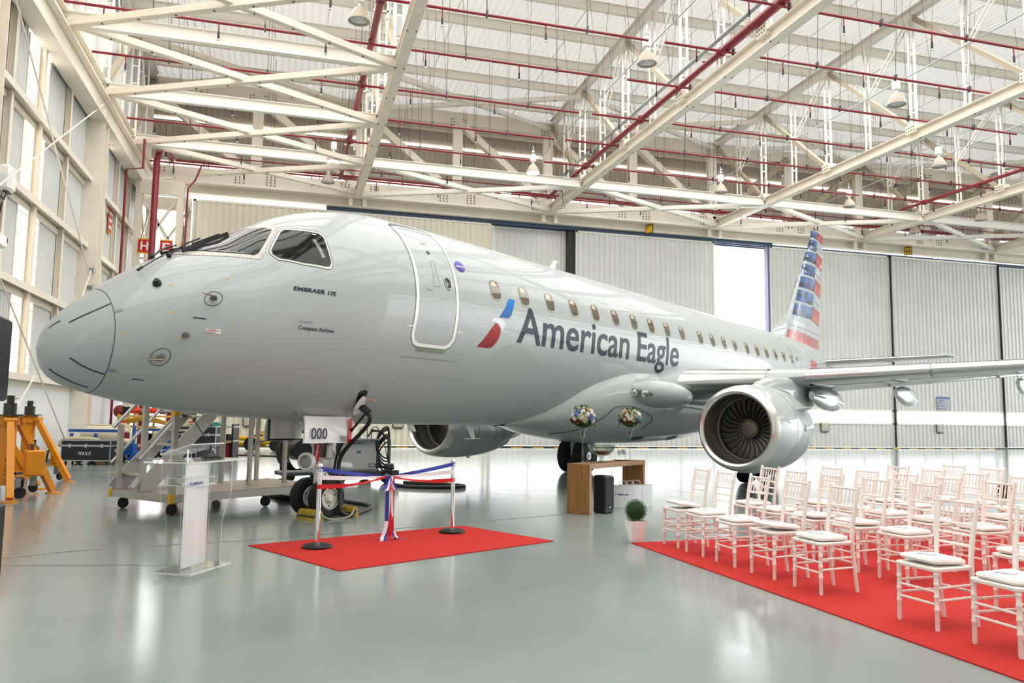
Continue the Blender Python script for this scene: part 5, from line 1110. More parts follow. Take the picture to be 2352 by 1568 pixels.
for nm, m, zl, zr, w, lb in (('ribbon', M_RB, .895, .90, .048, 'blue satin ribbon strung between the chrome posts'), ('ribbon', M_RW, .80, .80, .05, 'white satin ribbon strung between the chrome posts'), ('ribbon', M_RR, .695, .69, .05, 'red satin ribbon strung between the chrome posts')):
    t = thing(nm, lb, 'ribbon', None, 'satin ribbons on the posts')
    for E0, z, nmm in ((A_, zl, 'left_run'), (B_, zr, 'right_run')):
        pts = []; ws = []
        sg = 1 if E0 is A_ else -1
        for k in range(25):
            u = k / 24; p = Vector((E0.x, E0.y, z)).lerp(KN + Vector((0, 0, 0)), u); p.z -= .035 * math.sin(PI * u) * (1 if m is M_RR else .4); tw = .5 * math.sin(u * 7 + zl * 9) * u; ww = w * (1 - .72 * u ** 3) * (.65 if m is M_RR and .35 < u < .8 else 1)
            p += RN * (.03 * (1 - u)); pts.append(p); ws.append((Vector((0, 0, 1)) * math.cos(tw) + RN * math.sin(tw)) * ww)
        pts.insert(0, Vector((E0.x, E0.y, z)) - RD_ * .029 * sg); ws.insert(0, Vector((0, 0, 1)) * w)
        rib(nmm, pts, ws, m, t)
        mb = MB(); mb.lathe([(.0285, -w / 2), (.0285, w / 2)], 20, WM @ Vector((E0.x, E0.y, z)), (0, 0, 1), cap=False); mb.build('wrap', m, t)
    # bow loops and tails
    bow = {M_RB: ((-.118, .052, -.15), (.082, .05, -.158)), M_RW: ((-.07, .045, -.168), (.047, .022, -.16)), M_RR: ((-.028, .036, -.172), (.030, .016, -.165))}[m]
    for bx, bw, bz in bow:
        pts = []; ws = []
        for k in range(21):
            u = k / 20; g = math.sin(PI * u); q = u * 2 if u < .5 else 2 - 2 * u
            pts.append(KN + RD_ * bx * q + RN * (.03 + (.05 * g if u < .5 else .05 * g - .055 * math.sin(PI * (u - .5) * 2))) + Vector((0, 0, bz * (1 - (1 - q) ** 1.5)))); ws.append(RD_ * (bw * (.25 + .75 * q)) + Vector((0, 0, .25 * bw * q * (1 if bx < 0 else -1))))
        rib('bow_loop', pts, ws, m, t)
    tails = {M_RB: ((-.025, 0), (-.025, .35), (-.03, .62), (-.06, .762), (-.13, .768), (-.2, .767)), M_RW: ((.0, 0), (-.01, .35), (-.04, .62), (-.10, .75), (-.14, .768), (-.22, .768)), M_RR: ((.02, 0), (.02, .4), (.02, .65), (.015, .762), (.01, .768), (.0, .769))}[m]
    for q, tt in enumerate((tails, [(-a * .9 + .03, b) for a, b in tails] if m is not M_RR else [(a + .03, b) for a, b in tails])):
        sp = spline([(a, b, 0) for a, b in tt], False, 5); pts = [KN + RD_ * a + RN * (.03 + .012 * q + .02 * (b > .74)) + Vector((0, 0, -b + .006 * q)) for a, b, _ in sp]
        L = len(pts); ws = [(RD_ * math.cos(.5 * math.sin(i / L * 5 + q)) + RN * math.sin(.5 * math.sin(i / L * 5 + q)) if sp[i][1] < .755 else (RD_ * .5 + RN * .85)) * (.046 if not q else .03) for i in range(L)]
        rib('tail', pts, ws, m, t)
    if m is M_RB: mb = MB(); mb.ball(WM @ (KN + RN * .03), .02, 10, 8); mb.build('knot', m, t)
# lectern
LW = Vector((.207, .978)); t = thing('lectern', 'clear acrylic lectern with a white front panel', 'lectern', axes(WM @ Vector((-3.005, 7.645, 0)), (WM.to_3x3() @ Vector((LW.x, LW.y, 0)))))
# local x = along the front, local -y = the side facing the audience (right in the photo)
def acr(name, c, d, rot=None, m=M_ACR): 
    mb = MB(); mb.cbox(c, d, .002, rot); o = mb.build(name, [m, M_ACRE], t, 20); big = max(p.area for p in o.data.polygons)
    if m is M_ACR:
        for p in o.data.polygons: p.material_index = 1 if p.area < big * .3 else 0
    return o
acr('base_plate', (0, 0, .05), (.66, .40, .02))
for x in (-.30, .30):
    for y in (-.17, .17): mb = MB(); mb.cyl((x, y, 0), (x, y, .04), .018, n=14); mb.build('foot', M_ACR, t)
acr('front_panel', (0, 0, .56), (.385, .010, .98), None, M_WHITE); acr('panel_sleeve', (0, -.02, .56), (.40, .008, 1.0)); acr('panel_sleeve', (0, .02, .56), (.40, .008, 1.0))
for x in (-.215, .215):
    P = spline([(.15, .06), (.15, .30), (.15, .44), (.17, .54), (.22, .68), (.235, .78), (.235, .9), (.235, 1.05)], False, 4); out = [Vector((x - .005, a, z)) for a, z in P] + [Vector((x - .005, -a, z)) for a, z in reversed(P)]
    mb = MB(); mb.prism(out, (.010, 0, 0)); o = mb.build('side_wing', [M_ACR, M_ACRE], t, 25); big = max(p.area for p in o.data.polygons)
    for p in o.data.polygons: p.material_index = 1 if p.area < big * .3 else 0
acr('top_shelf', (0, 0, 1.06), (.92, .50, .018)); acr('inner_shelf', (0, .05, .83), (.40, .26, .012)); acr('inner_shelf', (0, .05, .90), (.40, .26, .008))
acr('reading_desk', (.0, .06, 1.17), (.54, .34, .014), Matrix.Rotation(math.radians(-17), 3, 'X')); acr('desk_lip', (0, .215, 1.14), (.54, .012, .05))
for x in (-.2, .2): acr('desk_support', (x, .05, 1.11), (.010, .22, .08)); mb = MB(); mb.cyl((x, -.02, 1.07), (x, -.02, 1.17), .008); mb.build('chrome_standoff', M_CHROME, t)
flat_text('lettering', 'EMBRAER', mat('lectern_blue', '2c2f86', .4), t, (-.105, -.0255, .835), (1, 0, 0), (0, 0, 1), .024, .16, .001, bold=.05, shear=.15, space=1.1)
flat_text('lettering', 'Commercial Aviation', mat('lectern_grey', '9a9aa4', .5), t, (-.04, -.0255, .795), (1, 0, 0), (0, 0, 1), .018, .2, .001, shear=.3)
def bird(parent, o, xd, h, m):
    xd = Vector(xd); z = Vector((0, 0, 1)); o = Vector(o); f = lambda a, b: o + xd * a * h + z * b * h
    mb = MB(); mb.add([f(0, .5), f(.75, 1.15), f(.55, .72), f(.95, .5), f(.55, .28), f(.75, -.15)], [(0, 5, 4), (0, 4, 3, 2), (0, 2, 1)]); return mb.build('emblem', m, parent, 0, None, False)
bird(t, (-.155, -.0265, .832), (1, 0, 0), .034, MATS['lectern_blue'])
a = WM @ Vector((-2.92, 7.80, 1.07)); t = thing('gooseneck_microphone', 'black gooseneck microphone standing on the acrylic lectern', 'microphone', Matrix.Translation(a) @ Matrix.Rotation(.45, 4, 'Z'))
mb = MB(); mb.loft([[Vector((x * k, y * k, z)) for x, y in ((-.10, -.045), (.06, -.05), (.07, 0), (.06, .05), (-.10, .045))] for k, z in ((1, 0), (1, .012), (.75, .035), (.35, .05))]); mb.build('base', M_BLACK, t)
hd = Matrix.Rotation(-.45, 3, 'Z') @ (WM.to_3x3() @ Vector((-.245, -.06, 0)))
mb = MB(); P = [Vector((0, 0, .04)), hd * .12 + Vector((0, 0, .12)), hd * .5 + Vector((0, 0, .27)), hd * .8 + Vector((0, 0, .38)), hd * 1.0 + Vector((0, 0, .415))]; mb.tube(spline([tuple(p) for p in P], False, 5), .0055, 8); mb.build('gooseneck', M_BLACK, t)
mb = MB(); d = (hd.normalized() + Vector((0, 0, .15))).normalized(); mb.lathe([(.008, 0), (.016, .01), (.018, .04), (.012, .055), (0, .058)], 14, P[-1], d); mb.build('capsule', M_BLACK, t)
# console table and what stands on it
M_OAK = mat('honey_brown_wood', '94683a', .38, noise=.32, nscale=6, aniso=(6, 6, .35)); TC = Vector((1.255, 12.61)); TL_ = Vector((.593, .805)); TS = Vector((-.805, .593)); TH = .795
tm = axes(WM @ Vector((TC.x, TC.y, 0)), WM.to_3x3() @ Vector((TL_.x, TL_.y, 0)))
t = thing('console_table', 'honey-brown wooden console table with slab legs', 'table', tm)
def wood(nm, c, d): mb = MB(); mb.cbox(c, d, .004); return mb.build(nm, M_OAK, t)
wood('leg', (.0375, .21, TH / 2), (.075, .42, TH)); wood('leg', (1.9025, .21, TH / 2), (.075, .42, TH)); wood('tabletop', (.97, .21, TH - .0375), (1.789, .42, .075))
def on_table(l, s, z=0.0): return tm @ Matrix.Translation((l, s, TH + z))
M_PETAL = [mat('cream_petal', 'efe9cf', .7), mat('white_petal', 'f4f2ec', .7), mat('blue_petal', '7f97d8', .7), mat('deep_red_petal', '8f0f1d', .6), mat('blush_petal', 'e9cdb2', .7)]; M_FOL = mat('bouquet_leaf', '4c6a2e', .6)
def bouquet(l, s, R, seed, label, vlabel):
    v = thing('trumpet_vase', vlabel, 'vase', on_table(l, s), 'tall glass trumpet vases')
    mb = MB(); mb.lathe([(.075, 0), (.075, .004), (.03, .012), (.011, .03), (.011, .36), (.022, .375), (.012, .39), (.02, .402), (.034, .42), (.036, .45), (.03, .47), (.036, .5), (.048, .54), (.068, .575)], 28, cap=False); mb.build('glass', M_GLASS, v, 60)
    mb = MB(); mb.ball((0, 0, .475), .025, 12, 8); mb.build('red_fill', M_PETAL[3], v)
    t = thing('bouquet', label, 'flowers', on_table(l, s, .57), 'round bouquets on the tall vases'); r = random.Random(seed); C_ = Vector((0, 0, .16))
    mb = MB(); mb.ball(C_ - Vector((0, 0, .02)), R * .72, 14, 10, (1, 1, .8)); mb.build('moss_core', mat('moss_core', '24361a', .9), t)
    mb = MB()
    for i in range(620):
        a = r.uniform(0, 2 * PI); z = r.uniform(-.5, 1); q = math.sqrt(max(0, 1 - z * z)); n = Vector((q * math.cos(a), q * math.sin(a), z * .85)); p = C_ + n * R * r.uniform(.65, .98); d, sd, u = frame_of(n + Vector((r.uniform(-1, 1), r.uniform(-1, 1), r.uniform(-1, 1))) * .6); L = r.uniform(.04, .085)
        mb.add([p, p + d * L * .5 + sd * L * .16, p + d * L, p + d * L * .5 - sd * L * .16], [(0, 1, 2, 3)])
    tag(mb.build('leaves', M_FOL, t, 0, None, False), kind='stuff')
    pm = {}
    def bloom(n, size, k):
        if k not in pm:
            b = MB(); rr_ = random.Random(k + 9)
            for i in range(46):
                z = 1 - 1.5 * (i + .5) / 46; q = math.sqrt(max(0, 1 - z * z)); a = 2.4 * i; nn = Vector((q * math.cos(a), q * math.sin(a), z)); p = nn * .8; d, sd, u = frame_of(nn + Vector((0, 0, .3))); L = .42
                b.add([p - sd * L * .5, p - sd * L * .35 + d * L * .55 + u * .1, p + d * L * .7, p + sd * L * .35 + d * L * .55 + u * .1, p + sd * L * .5, p - d * .2], [(0, 1, 2, 3, 4, 5)])
            b.ball((0, 0, 0), .8, 10, 7); o = b.build('bloom', M_PETAL[k], t, 40); pm[k] = o.data
        else: o = link('bloom', pm[k], t)
        _, sd, u = frame_of(n); M = Matrix((sd, n.cross(sd), n)).transposed().to_4x4(); o.matrix_local = Matrix.Translation(C_ + Vector((n.x * R * .82, n.y * R * .82, n.z * R * .72))) @ M @ Matrix.Diagonal((size, size, size * .8, 1))
    ga = 2.39996
    for i in range(38):
        z = 1 - 1.42 * (i + .5) / 38; q = math.sqrt(1 - z * z); a = ga * i + seed; n = Vector((q * math.cos(a), q * math.sin(a), z))
        k = 3 if z < -.18 and r.random() < .55 else (2 if -.25 < z < .55 and r.random() < .24 else r.choice((0, 1, 1, 0, 1, 4))); bloom(n, r.uniform(.03, .058) * (1.15 if k == 2 else .8 if k == 3 else 1), k)
bouquet(.295, .307, .235, 1, 'round bouquet of white, blue and red flowers at the left of the table', 'tall glass vase at the left end of the wooden table'); bouquet(1.747, .20, .22, 5, 'round bouquet of white, blue and red flowers at the right of the table', 'tall glass vase at the right end of the wooden table')
t = thing('punch_bowl', 'large ribbed glass bowl on a foot, on the table', 'bowl', on_table(.812, .25)); mb = MB(); mb.lathe([(.085, 0), (.085, .008), (.04, .02), (.03, .05), (.035, .08), (.05, .1), (.11, .115), (.17, .15), (.205, .2), (.225, .27), (.23, .29), (.222, .29), (.2, .205), (.16, .155), (.1, .125), (.0, .115)], 36, cap=False); mb.build('glass', thin_glass('ribbed_glass', 'e8ecea', .08, .9), t, 50)
mb = MB(); mb.lathe([(.0, .118), (.1, .128), (.155, .16), (.165, .185), (.0, .19)], 24, cap=False); mb.build('contents', mat('bowl_contents', '9b8468', .6, noise=.4, nscale=25), t)
for k in range(24): a = 2 * PI * k / 24; mb = MB(); mb.tube([(.115 * math.cos(a), .115 * math.sin(a), .117), (.206 * math.cos(a), .206 * math.sin(a), .2), (.227 * math.cos(a), .227 * math.sin(a), .27)], .004, 5); mb.build('rib', MATS['ribbed_glass'], t)
t = thing('silver_tray', 'small silver tray under the glasses on the table', 'tray', on_table(1.50, .22)); mb = MB(); mb.lathe([(.12, 0), (.135, .004), (.15, .016), (.15, .02), (.13, .008), (.0, .006)], 32, cap=False); mb.build('dish', M_CHROME, t, 50)
for k, (a, b) in enumerate(((-.06, .03), (.02, -.03), (.06, .03))):
    t = thing('goblet', ('left goblet of clear glass on the silver tray', 'middle goblet of clear glass on the silver tray', 'right goblet of clear glass on the silver tray')[k], 'glass', on_table(1.50 + a, .22 + b, .007), 'goblets on the silver tray'); mb = MB(); mb.lathe([(.03, 0), (.03, .003), (.006, .01), (.005, .07), (.02, .09), (.03, .12), (.031, .16), (.026, .185), (.025, .185), (.029, .16), (.028, .12), (.0, .092)], 20, cap=False); mb.build('glass', M_GLASS, t, 60)
    mb = MB(); mb.loft([[Vector((.02 * math.cos(g) * q, .02 * math.sin(g) * q, z + .01 * math.sin(2 * g))) for g in [2 * PI * i / 10 for i in range(10)]] for q, z in ((.5, .1), (1.1, .15), (.9, .19), (.3, .21))]); mb.build('napkin', M_PAPER, t)
# loudspeaker under the table, paper bags
t = thing('loudspeaker', 'small black loudspeaker standing under the wooden table', 'loudspeaker', axes(WM @ Vector((1.52, 12.98, 0)), WM.to_3x3() @ Vector((.75, .66, 0)))); mb = MB(); mb.cbox((0, 0, .3), (.22, .26, .6), .02); mb.build('cabinet', M_BLACK, t); mb = MB(); mb.box((0, -.134, .32), (.19, .012, .52)); mb.build('grille', mat('speaker_grille', '26282c', .6, bump=.6, nscale=220), t); mb = MB(); mb.box((.0, -.143, .1), (.03, .006, .02)); mb.build('badge', M_GALV, t)
M_BAG = mat('white_paper_bag', 'eef0f3', .55)
bd = WM.to_3x3() @ Vector((.975, -.22, 0)); 
for k, (x, y, lb) in enumerate(((1.97, 13.87, 'front white paper bag with blue lettering, right of the speaker'), (2.10, 13.98, 'second white paper bag, tucked behind the front one'), (2.23, 14.09, 'third white paper bag in the row under the table'), (2.33, 14.18, 'rearmost white paper bag by the table leg'))):
    t = thing('paper_bag', lb, 'bag', axes(WM @ Vector((x, y, 0)), bd), 'white paper bags beneath the table'); mb = MB(); mb.loft([[Vector((a * w, b * d, z)) for a, b in ((-1, -1), (1, -1), (1, 0), (1, 1), (-1, 1), (-1, 0))] for w, d, z in ((.2, .055, 0), (.2, .055, .2), (.2, .05, .37))], cap=False); mb.add([(-.2, -.055, 0), (.2, -.055, 0), (.2, .055, 0), (-.2, .055, 0)], [(3, 2, 1, 0)]); mb.v = [(a * (.9 if abs(b) < .01 and c > .1 else 1), b, c) for a, b, c in mb.v]; mb.build('paper', M_BAG, t, 20)
    for s in (-1, 1): mb = MB(); mb.tube([(-.07, s * .05, .36), (-.065, s * .04, .43), (0, s * .03, .45), (.065, s * .04, .43), (.07, s * .05, .36)], .003, 5); mb.build('cord_handle', M_PAPER, t)
    if k == 0:
        flat_text('lettering', 'EMBRAER', MATS['lectern_blue'], t, (-.09, -.056, .205), (1, 0, 0), (0, 0, 1), .022, .19, .002, bold=.05, shear=.15, space=1.1); bird(t, (-.14, -.058, .202), (1, 0, 0), .03, MATS['lectern_blue'])
# loudspeaker and subwoofer at the left edge
w_ = place(-4.53, 6.5, 0, .35)
t = thing('subwoofer', 'black subwoofer cabinet cut by the left edge of the photo', 'loudspeaker', w_); mb = MB(); mb.cbox((0, 0, .36), (.62, .6, .72), .02); mb.build('cabinet', M_BLACK, t); mb = MB(); mb.box((0, -.305, .36), (.55, .012, .62)); mb.build('grille', MATS['speaker_grille'], t)
t = thing('loudspeaker', 'tall black loudspeaker on a pole at the left edge of the photo', 'loudspeaker', w_); mb = MB(); mb.cbox((.06, 0, 1.94), (.44, .42, .70), .02); mb.build('cabinet', M_BLACK, t); mb = MB(); mb.box((.06, -.215, 1.94), (.4, .012, .64)); mb.build('grille', MATS['speaker_grille'], t); mb = MB(); mb.cyl((0, 0, .72), (0, 0, 1.6), .018); mb.build('pole', M_BLACK, t)
# taped cables on the floor
M_TAPE = mat('silver_tape', 'b9bcc0', .22, .8, noise=.3, nscale=15)
def tape(lb, pts, w, m=M_TAPE, z=.004):
    mb = MB(); P = [WM @ Vector((x, y, z)) for x, y in pts]; W = []
    for i in range(len(P)): d = (P[min(i + 1, len(P) - 1)] - P[max(i - 1, 0)]).normalized(); W.append(Vector((-d.y, d.x, 0)) * w)
    mb.ribbon(P, W); n = len(mb.v); mb.v += [(a, b, 0.001) for a, b, c in mb.v]; mb.f += [(i, i + 2, n + i + 2, n + i) for i in range(0, n - 2, 2)] + [(i + 1, i + 3, n + i + 3, n + i + 1) for i in range(0, n - 2, 2)]; mb.m += [0] * (n - 2)
    return tag(mb.build('floor_tape', m), lb, 'tape', 'cable tapes on the floor')
tape('long silver tape covering a cable from the left edge to the table', spline([(-6.3, 7.1), (-5.226, 8.256), (-4.661, 8.868), (-3.833, 9.299), (-2.568, 10.057), (-1.045, 11.265), (.897, 12.751)], False, 4), .05)
tape('short grey tape running from the left edge to the lectern', [(-6.4, 7.75), (-5.0, 7.909), (-4.1, 8.0), (-3.35, 8.05), (-3.12, 7.85)], .04)
for i, (x, y, lb) in enumerate(((-11.0, 21.0, 'blue tape mark on the floor beside the flight case'), (-10.3, 20.6, 'yellow tape mark on the floor near the jacks'))):
    mb = MB(); mb.box((0, 0, .003), (.45, .05, .004)); o = mb.build('tape_mark', mat('blue_tape', '3b4fa0', .5) if i == 0 else M_YEL, None, 0, place(x, y, 0, .3)); tag(o, lb, 'tape')
# ---------------------------------------------------------------- ground equipment
# mobile steps
SX, SY = Vector((.577, .817)), Vector((-.841, .541))
sm_ = axes(WM @ Vector((-5.01, 11.79, 0)), WM.to_3x3() @ Vector((SX.x, SX.y, 0)))
t = thing('mobile_steps', 'grey aluminium mobile steps on casters behind the nose', 'steps', sm_)   # local x = up the flight, y = away from the aircraft
DL, DW, Z0, Z1 = 3.0, 1.66, .19, .31
mb = MB(); mb.box((DL / 2, DW / 2, Z1 - .01), (DL, DW, .02)); mb.build('deck', mat('tread_plate', '9a8f83', .5, .4, bump=.8, nscale=40), t)
for a, b in (((0, 0), (DL, 0)), ((DL, 0), (DL, DW)), ((DL, DW), (0, DW)), ((0, DW), (0, 0))): mb = MB(); mb.bar((*a, (Z0 + Z1) / 2 - .005), (*b, (Z0 + Z1) / 2 - .005), .05, Z1 - Z0 - .01); mb.build('frame_rail', M_ALU, t)
for x, y in ((0, 0), (0, DW), (DL, 0), (DL, DW)): mb = MB(); mb.box((x, y, .25), (.07, .07, .13)); mb.build('yellow_corner', M_YEL, t)
for x, y, h in ((.03, .03, 2.25), (.03, .85, 2.1), (.06, 1.6, 1.32), (1.9, .74, 2.3), (2.65, .74, 2.3), (1.9, 1.54, 2.3), (2.62, 1.5, 2.3), (2.95, .03, 1.2)):
    if (x, y) == (2.95, .03): continue
    mb = MB(); mb.box((x, y, (Z1 + h) / 2), (.075 if x < 1 else .06, .075 if x < 1 else .06, h - Z1)); mb.build('upright', M_ALU, t)
mb = MB(); mb.box((.03, .03, 1.62), (.1, .1, .27)); mb.build('yellow_cover', M_YEL, t)
for y in (.85, 1.62):
    a, b = Vector((.02, y, Z1)), Vector((1.95, y, 2.32)); d = (b - a).normalized(); n = Vector((-d.z, 0, d.x)) * .085
    mb = MB(); mb.prism([a - n + Vector((.1, 0, 0)), b - n, b + n, a + n - Vector((.06, 0, 0.0))], (0, .035, 0)); mb.build('stringer', M_ALU, t)
for k in range(8): mb = MB(); mb.cbox((.26 + .222 * k, 1.24, .53 + .235 * k), (.24, .76, .035), .006); mb.build('tread', M_ALU, t)
mb = MB(); mb.box((2.3, 1.14, 2.3), (.9, .9, .05)); mb.build('platform', M_ALU, t)
for y, z0 in ((1.65, 1.28), (1.65, .72), (.82, .80)): mb = MB(); mb.cyl((-.04, y, z0), (1.0, y, z0 + 1.15), .026, n=12); mb.build('handrail', M_GALV, t)
for x, y in ((.10, .12), (.12, 1.52), (1.75, .08), (1.8, 1.5)):
    c = thing('caster', None, None); c.parent = t; c.matrix_local = Matrix.Translation((x, y, 0)); del_ = c
    mb = MB(); mb.lathe([(.04, -.02), (.078, -.022), (.082, 0), (.078, .022), (.04, .02)], 20, (0, 0, .082), (.6, .8, 0)); mb.build('wheel', M_TYRE, c); mb = MB(); mb.box((0, 0, .175), (.1, .1, .02)); mb.bar((.03, -.022, .17), (.03, -.022, .08), .012, .03); mb.bar((-.03, .022, .17), (-.03, .022, .08), .012, .03); mb.cyl((-.08, 0, .14), (.08, 0, .14), .01); mb.build('fork', M_DARK, c)
# ground power unit with cable racks
gm = axes(WM @ Vector((-3.47, 18.1, 0)), WM.to_3x3() @ Vector((.85, .526, 0)))
t = thing('ground_power_unit', 'grey ground power unit on wheels behind the nose gear', 'power unit', gm)
M_GPU = mat('gpu_light_grey', 'b3b5b4', .4); M_CABLE = mat('black_cable', '1b1a1a', .4)
mb = MB(); mb.cbox((0, .55, .63), (.9, 1.15, .68), .02); mb.build('cabinet', M_GPU, t); mb = MB(); mb.cbox((-.47, .55, .62), (.06, 1.1, .66), .01); mb.build('side_panel', M_DARK, t)
for x in (-.46, .46): mb = MB(); mb.box((x, -.02, .63), (.04, .06, .72)); mb.build('corner_trim', M_DARK, t)
mb = MB(); mb.box((0, -.02, .3), (.94, .06, .04)); mb.build('trim_rail', M_GREY, t); mb = MB(); mb.box((0, .5, .985), (.94, 1.2, .04)); mb.build('top_cover', M_GREY, t)
mb = MB(); mb.box((0, .5, .22), (1.2, 1.4, .1)); mb.bar((.5, -.1, .22), (.95, -.1, .22), .1, .12); mb.build('chassis', M_DARK, t)
for x in (-.35, .1, .38): mb = MB(); mb.tube([(x, .2, 1.0), (x, .2, 1.22), (x + .05, .2, 1.27), (x + .13, .2, 1.27), (x + .18, .2, 1.22), (x + .18, .2, 1.0)], .016, 8); mb.build('lifting_hoop', M_GREY, t)
flat_text('lettering', 'GMF/FPC/F3', M_DARK, t, (-.2, -.028, .88), (1, 0, 0), (0, 0, 1), .045, .32, .002, bold=.02)
mb = MB(); mb.box((.33, -.028, .40), (.19, .006, .07)); pl = mb.build('name_plate', M_BLACK, t); flat_text('lettering', 'HOBART', M_WHITE, pl, (.245, -.032, .377), (1, 0, 0), (0, 0, 1), .045, .165, .001, bold=.03)
for z in (.72, .69): mb = MB(); mb.box((0, -.029, z), (.1, .004, .014)); mb.build('label_line', MATS['lectern_blue'], t)
mb = MB(); mb.box((.44, -.03, .425), (.025, .004, .02)); mb.build('blue_square', M_RB, t); mb = MB(); mb.box((.44, -.03, .40), (.025, .004, .02)); mb.build('red_square', M_RR, t)
for x, y in ((.62, -.2), (-.5, -.15), (.6, 1.1), (-.5, 1.1)):
    c = thing('wheel', None, None); c.parent = t; c.matrix_local = Matrix.Translation((x, y, .16)); mb = MB(); mb.lathe([(.06, -.05), (.14, -.055), (.16, -.03), (.16, .03), (.14, .055), (.06, .05)], 24, (0, 0, 0), (.4, 1, 0)); mb.build('tyre', M_TYRE, c); mb = MB(); mb.lathe([(.065, -.052), (.03, -.06), (0, -.06)], 16, (0, 0, 0), (.4, 1, 0), cap=False); mb.build('hub', M_GREY, c)
mb = MB(); mb.tube([(.5, -.15, .25), (.78, -.2, .33), (.8, .3, .33), (.62, .5, .33)], .03, 8); mb.cbox((.7, -.15, .38), (.18, .16, .12), .02); mb.build('tow_bracket', M_DARK, t)
mb = MB(); mb.bar((.72, -.1, .3), (.58, -.05, 1.05), .02, .02); mb.build('brake_lever', M_DARK, t)
for k in range(7):
    mb = MB(); r = .29 + .016 * (k % 3); mb.tube([(.60 + .05 * k * .4 + r * .55 * math.sin(a) * .9 + .05 * math.cos(a * 2), -.06 + .03 * k, .92 + r * 1.25 * math.cos(a) - .06 * k) for a in [2 * PI * i / 28 for i in range(28)]], .018, 7, True); mb.build('cable_coil', M_CABLE, t)
for k in range(3): mb = MB(); mb.tube([(.2 + .03 * k, .0 + .04 * k, 1.05), (.3, -.02, 1.17 + .02 * k), (.5, -.05, 1.18), (.66 + .02 * k, -.06, 1.0)], .02, 7); mb.build('cable_bundle', M_CABLE, t)
t = thing('cable_reel', 'black hose reel trolley beside the ground power unit', 'reel', axes(WM @ Vector((-4.86, 18.3, 0)), WM.to_3x3() @ Vector((.85, .526, 0))))
for k in range(16):
    mb = MB(); r = .40 + .022 * (k % 4); o_ = .05 * (k // 4); mb.tube([(r * math.sin(a) * .95 + .02 * math.cos(3 * a + k), -.22 + .03 * k + o_ * .2, .72 + r * 1.15 * math.cos(a) - .02 * (k % 3)) for a in [2 * PI * i / 30 for i in range(30)]], .022, 7, True); mb.build('hose_coil', M_CABLE, t)
mb = MB(); mb.cyl((0, -.3, .72), (0, .4, .72), .24, n=24); mb.build('drum', M_BLACK, t); mb = MB(); mb.box((0, .05, .2), (.9, .7, .08)); mb.bar((-.3, .4, .2), (-.3, .4, .95), .06, .06); mb.bar((.3, .4, .2), (.3, .4, .95), .06, .06); mb.build('stand', M_DARK, t)
mb = MB(); mb.tube([(-.5, -.1, .26), (-.55, -.42, .26), (-.3, -.48, .26), (.5, -.48, .26)], .035, 10); mb.build('bumper_tube', M_GREY, t)
for x in (-.3, .35): mb = MB(); mb.lathe([(.05, -.05), (.13, -.055), (.15, 0), (.13, .055), (.05, .05)], 22, (x, -.2, .15), (.2, 1, 0)); mb.build('wheel', M_TYRE, t)
# ground power cable
def cable(name, label, pts, r, m=M_CABLE, cat='cable', grp='black ground power cables'):
    t = thing(name, label, cat, None, grp); mb = MB(); mb.tube([WM @ Vector(p) for p in spline(pts, False, 6)], r, 8); mb.build('cable', m, t); return t
pg = WM.inverted() @ (AM @ (SP(3.49, 2.575, .05))); px_, py_, pz_ = pg
t = cable('power_cable', 'thick black power cable hanging from the fuselage hatch to the floor', [(px_ - .02, py_ + .0, pz_ + .0), (px_ + .07, py_ - .04, pz_ - .05), (px_ + .10, py_ - .06, pz_ - .25), (-2.56, 11.98, .9), (-2.55, 11.95, .45), (-2.52, 11.9, .12), (-2.40, 11.95, .03), (-2.33, 12.4, .03), (-2.32, 13.3, .03), (-2.9, 14.0, .03), (-3.9, 15.6, .03), (-3.6, 17.2, .05)], .032)
mb = MB(); mb.tube([WM @ Vector(p) for p in ((px_ - .06, py_ + .0, pz_ + .03), (px_ + .02, py_ - .02, pz_ - .02), (px_ + .10, py_ - .05, pz_ - .09))], .055, 10); mb.build('plug', M_BLACK, t)
cable('power_cable', 'second black power cable hanging beside the thick one', [(px_ + .06, py_ - .03, pz_ - .08), (-2.60, 12.02, 1.0), (-2.66, 11.98, .45), (-2.62, 11.95, .12), (-2.45, 12.0, .02), (-2.30, 12.8, .02), (-2.36, 13.4, .02), (-3.0, 14.1, .02), (-4.3, 15.9, .02), (-4.4, 17.3, .05)], .018)
cable('power_cable', 'black cable looping on the floor right of the power unit', [(-2.75, 17.6, .05), (-2.2, 17.0, .03), (-1.4, 16.9, .03), (-1.0, 17.3, .03), (-1.6, 17.8, .03), (-2.4, 17.9, .04)], .045)
cable('power_cable', 'black cable running on the floor under the mobile steps', [(-3.4, 13.9, .03), (-4.0, 14.37, .03), (-4.52, 14.98, .03), (-4.8, 15.6, .03), (-5.3, 17.0, .03), (-5.2, 18.1, .05)], .04)
cable('power_cable', 'black cable draped from the reel down onto the step deck', [(-4.88, 17.7, .95), (-4.75, 15.5, 1.02), (-4.62, 14.3, .95), (-4.6, 14.0, .5), (-4.62, 13.95, .34)], .02)
cable('power_cable', 'thin black cable crossing the floor in front of the tow bar', [(-13.2, 30.5, .02), (-11.4, 30.1, .02), (-9.2, 29.4, .02), (-7.4, 28.8, .02)], .035)
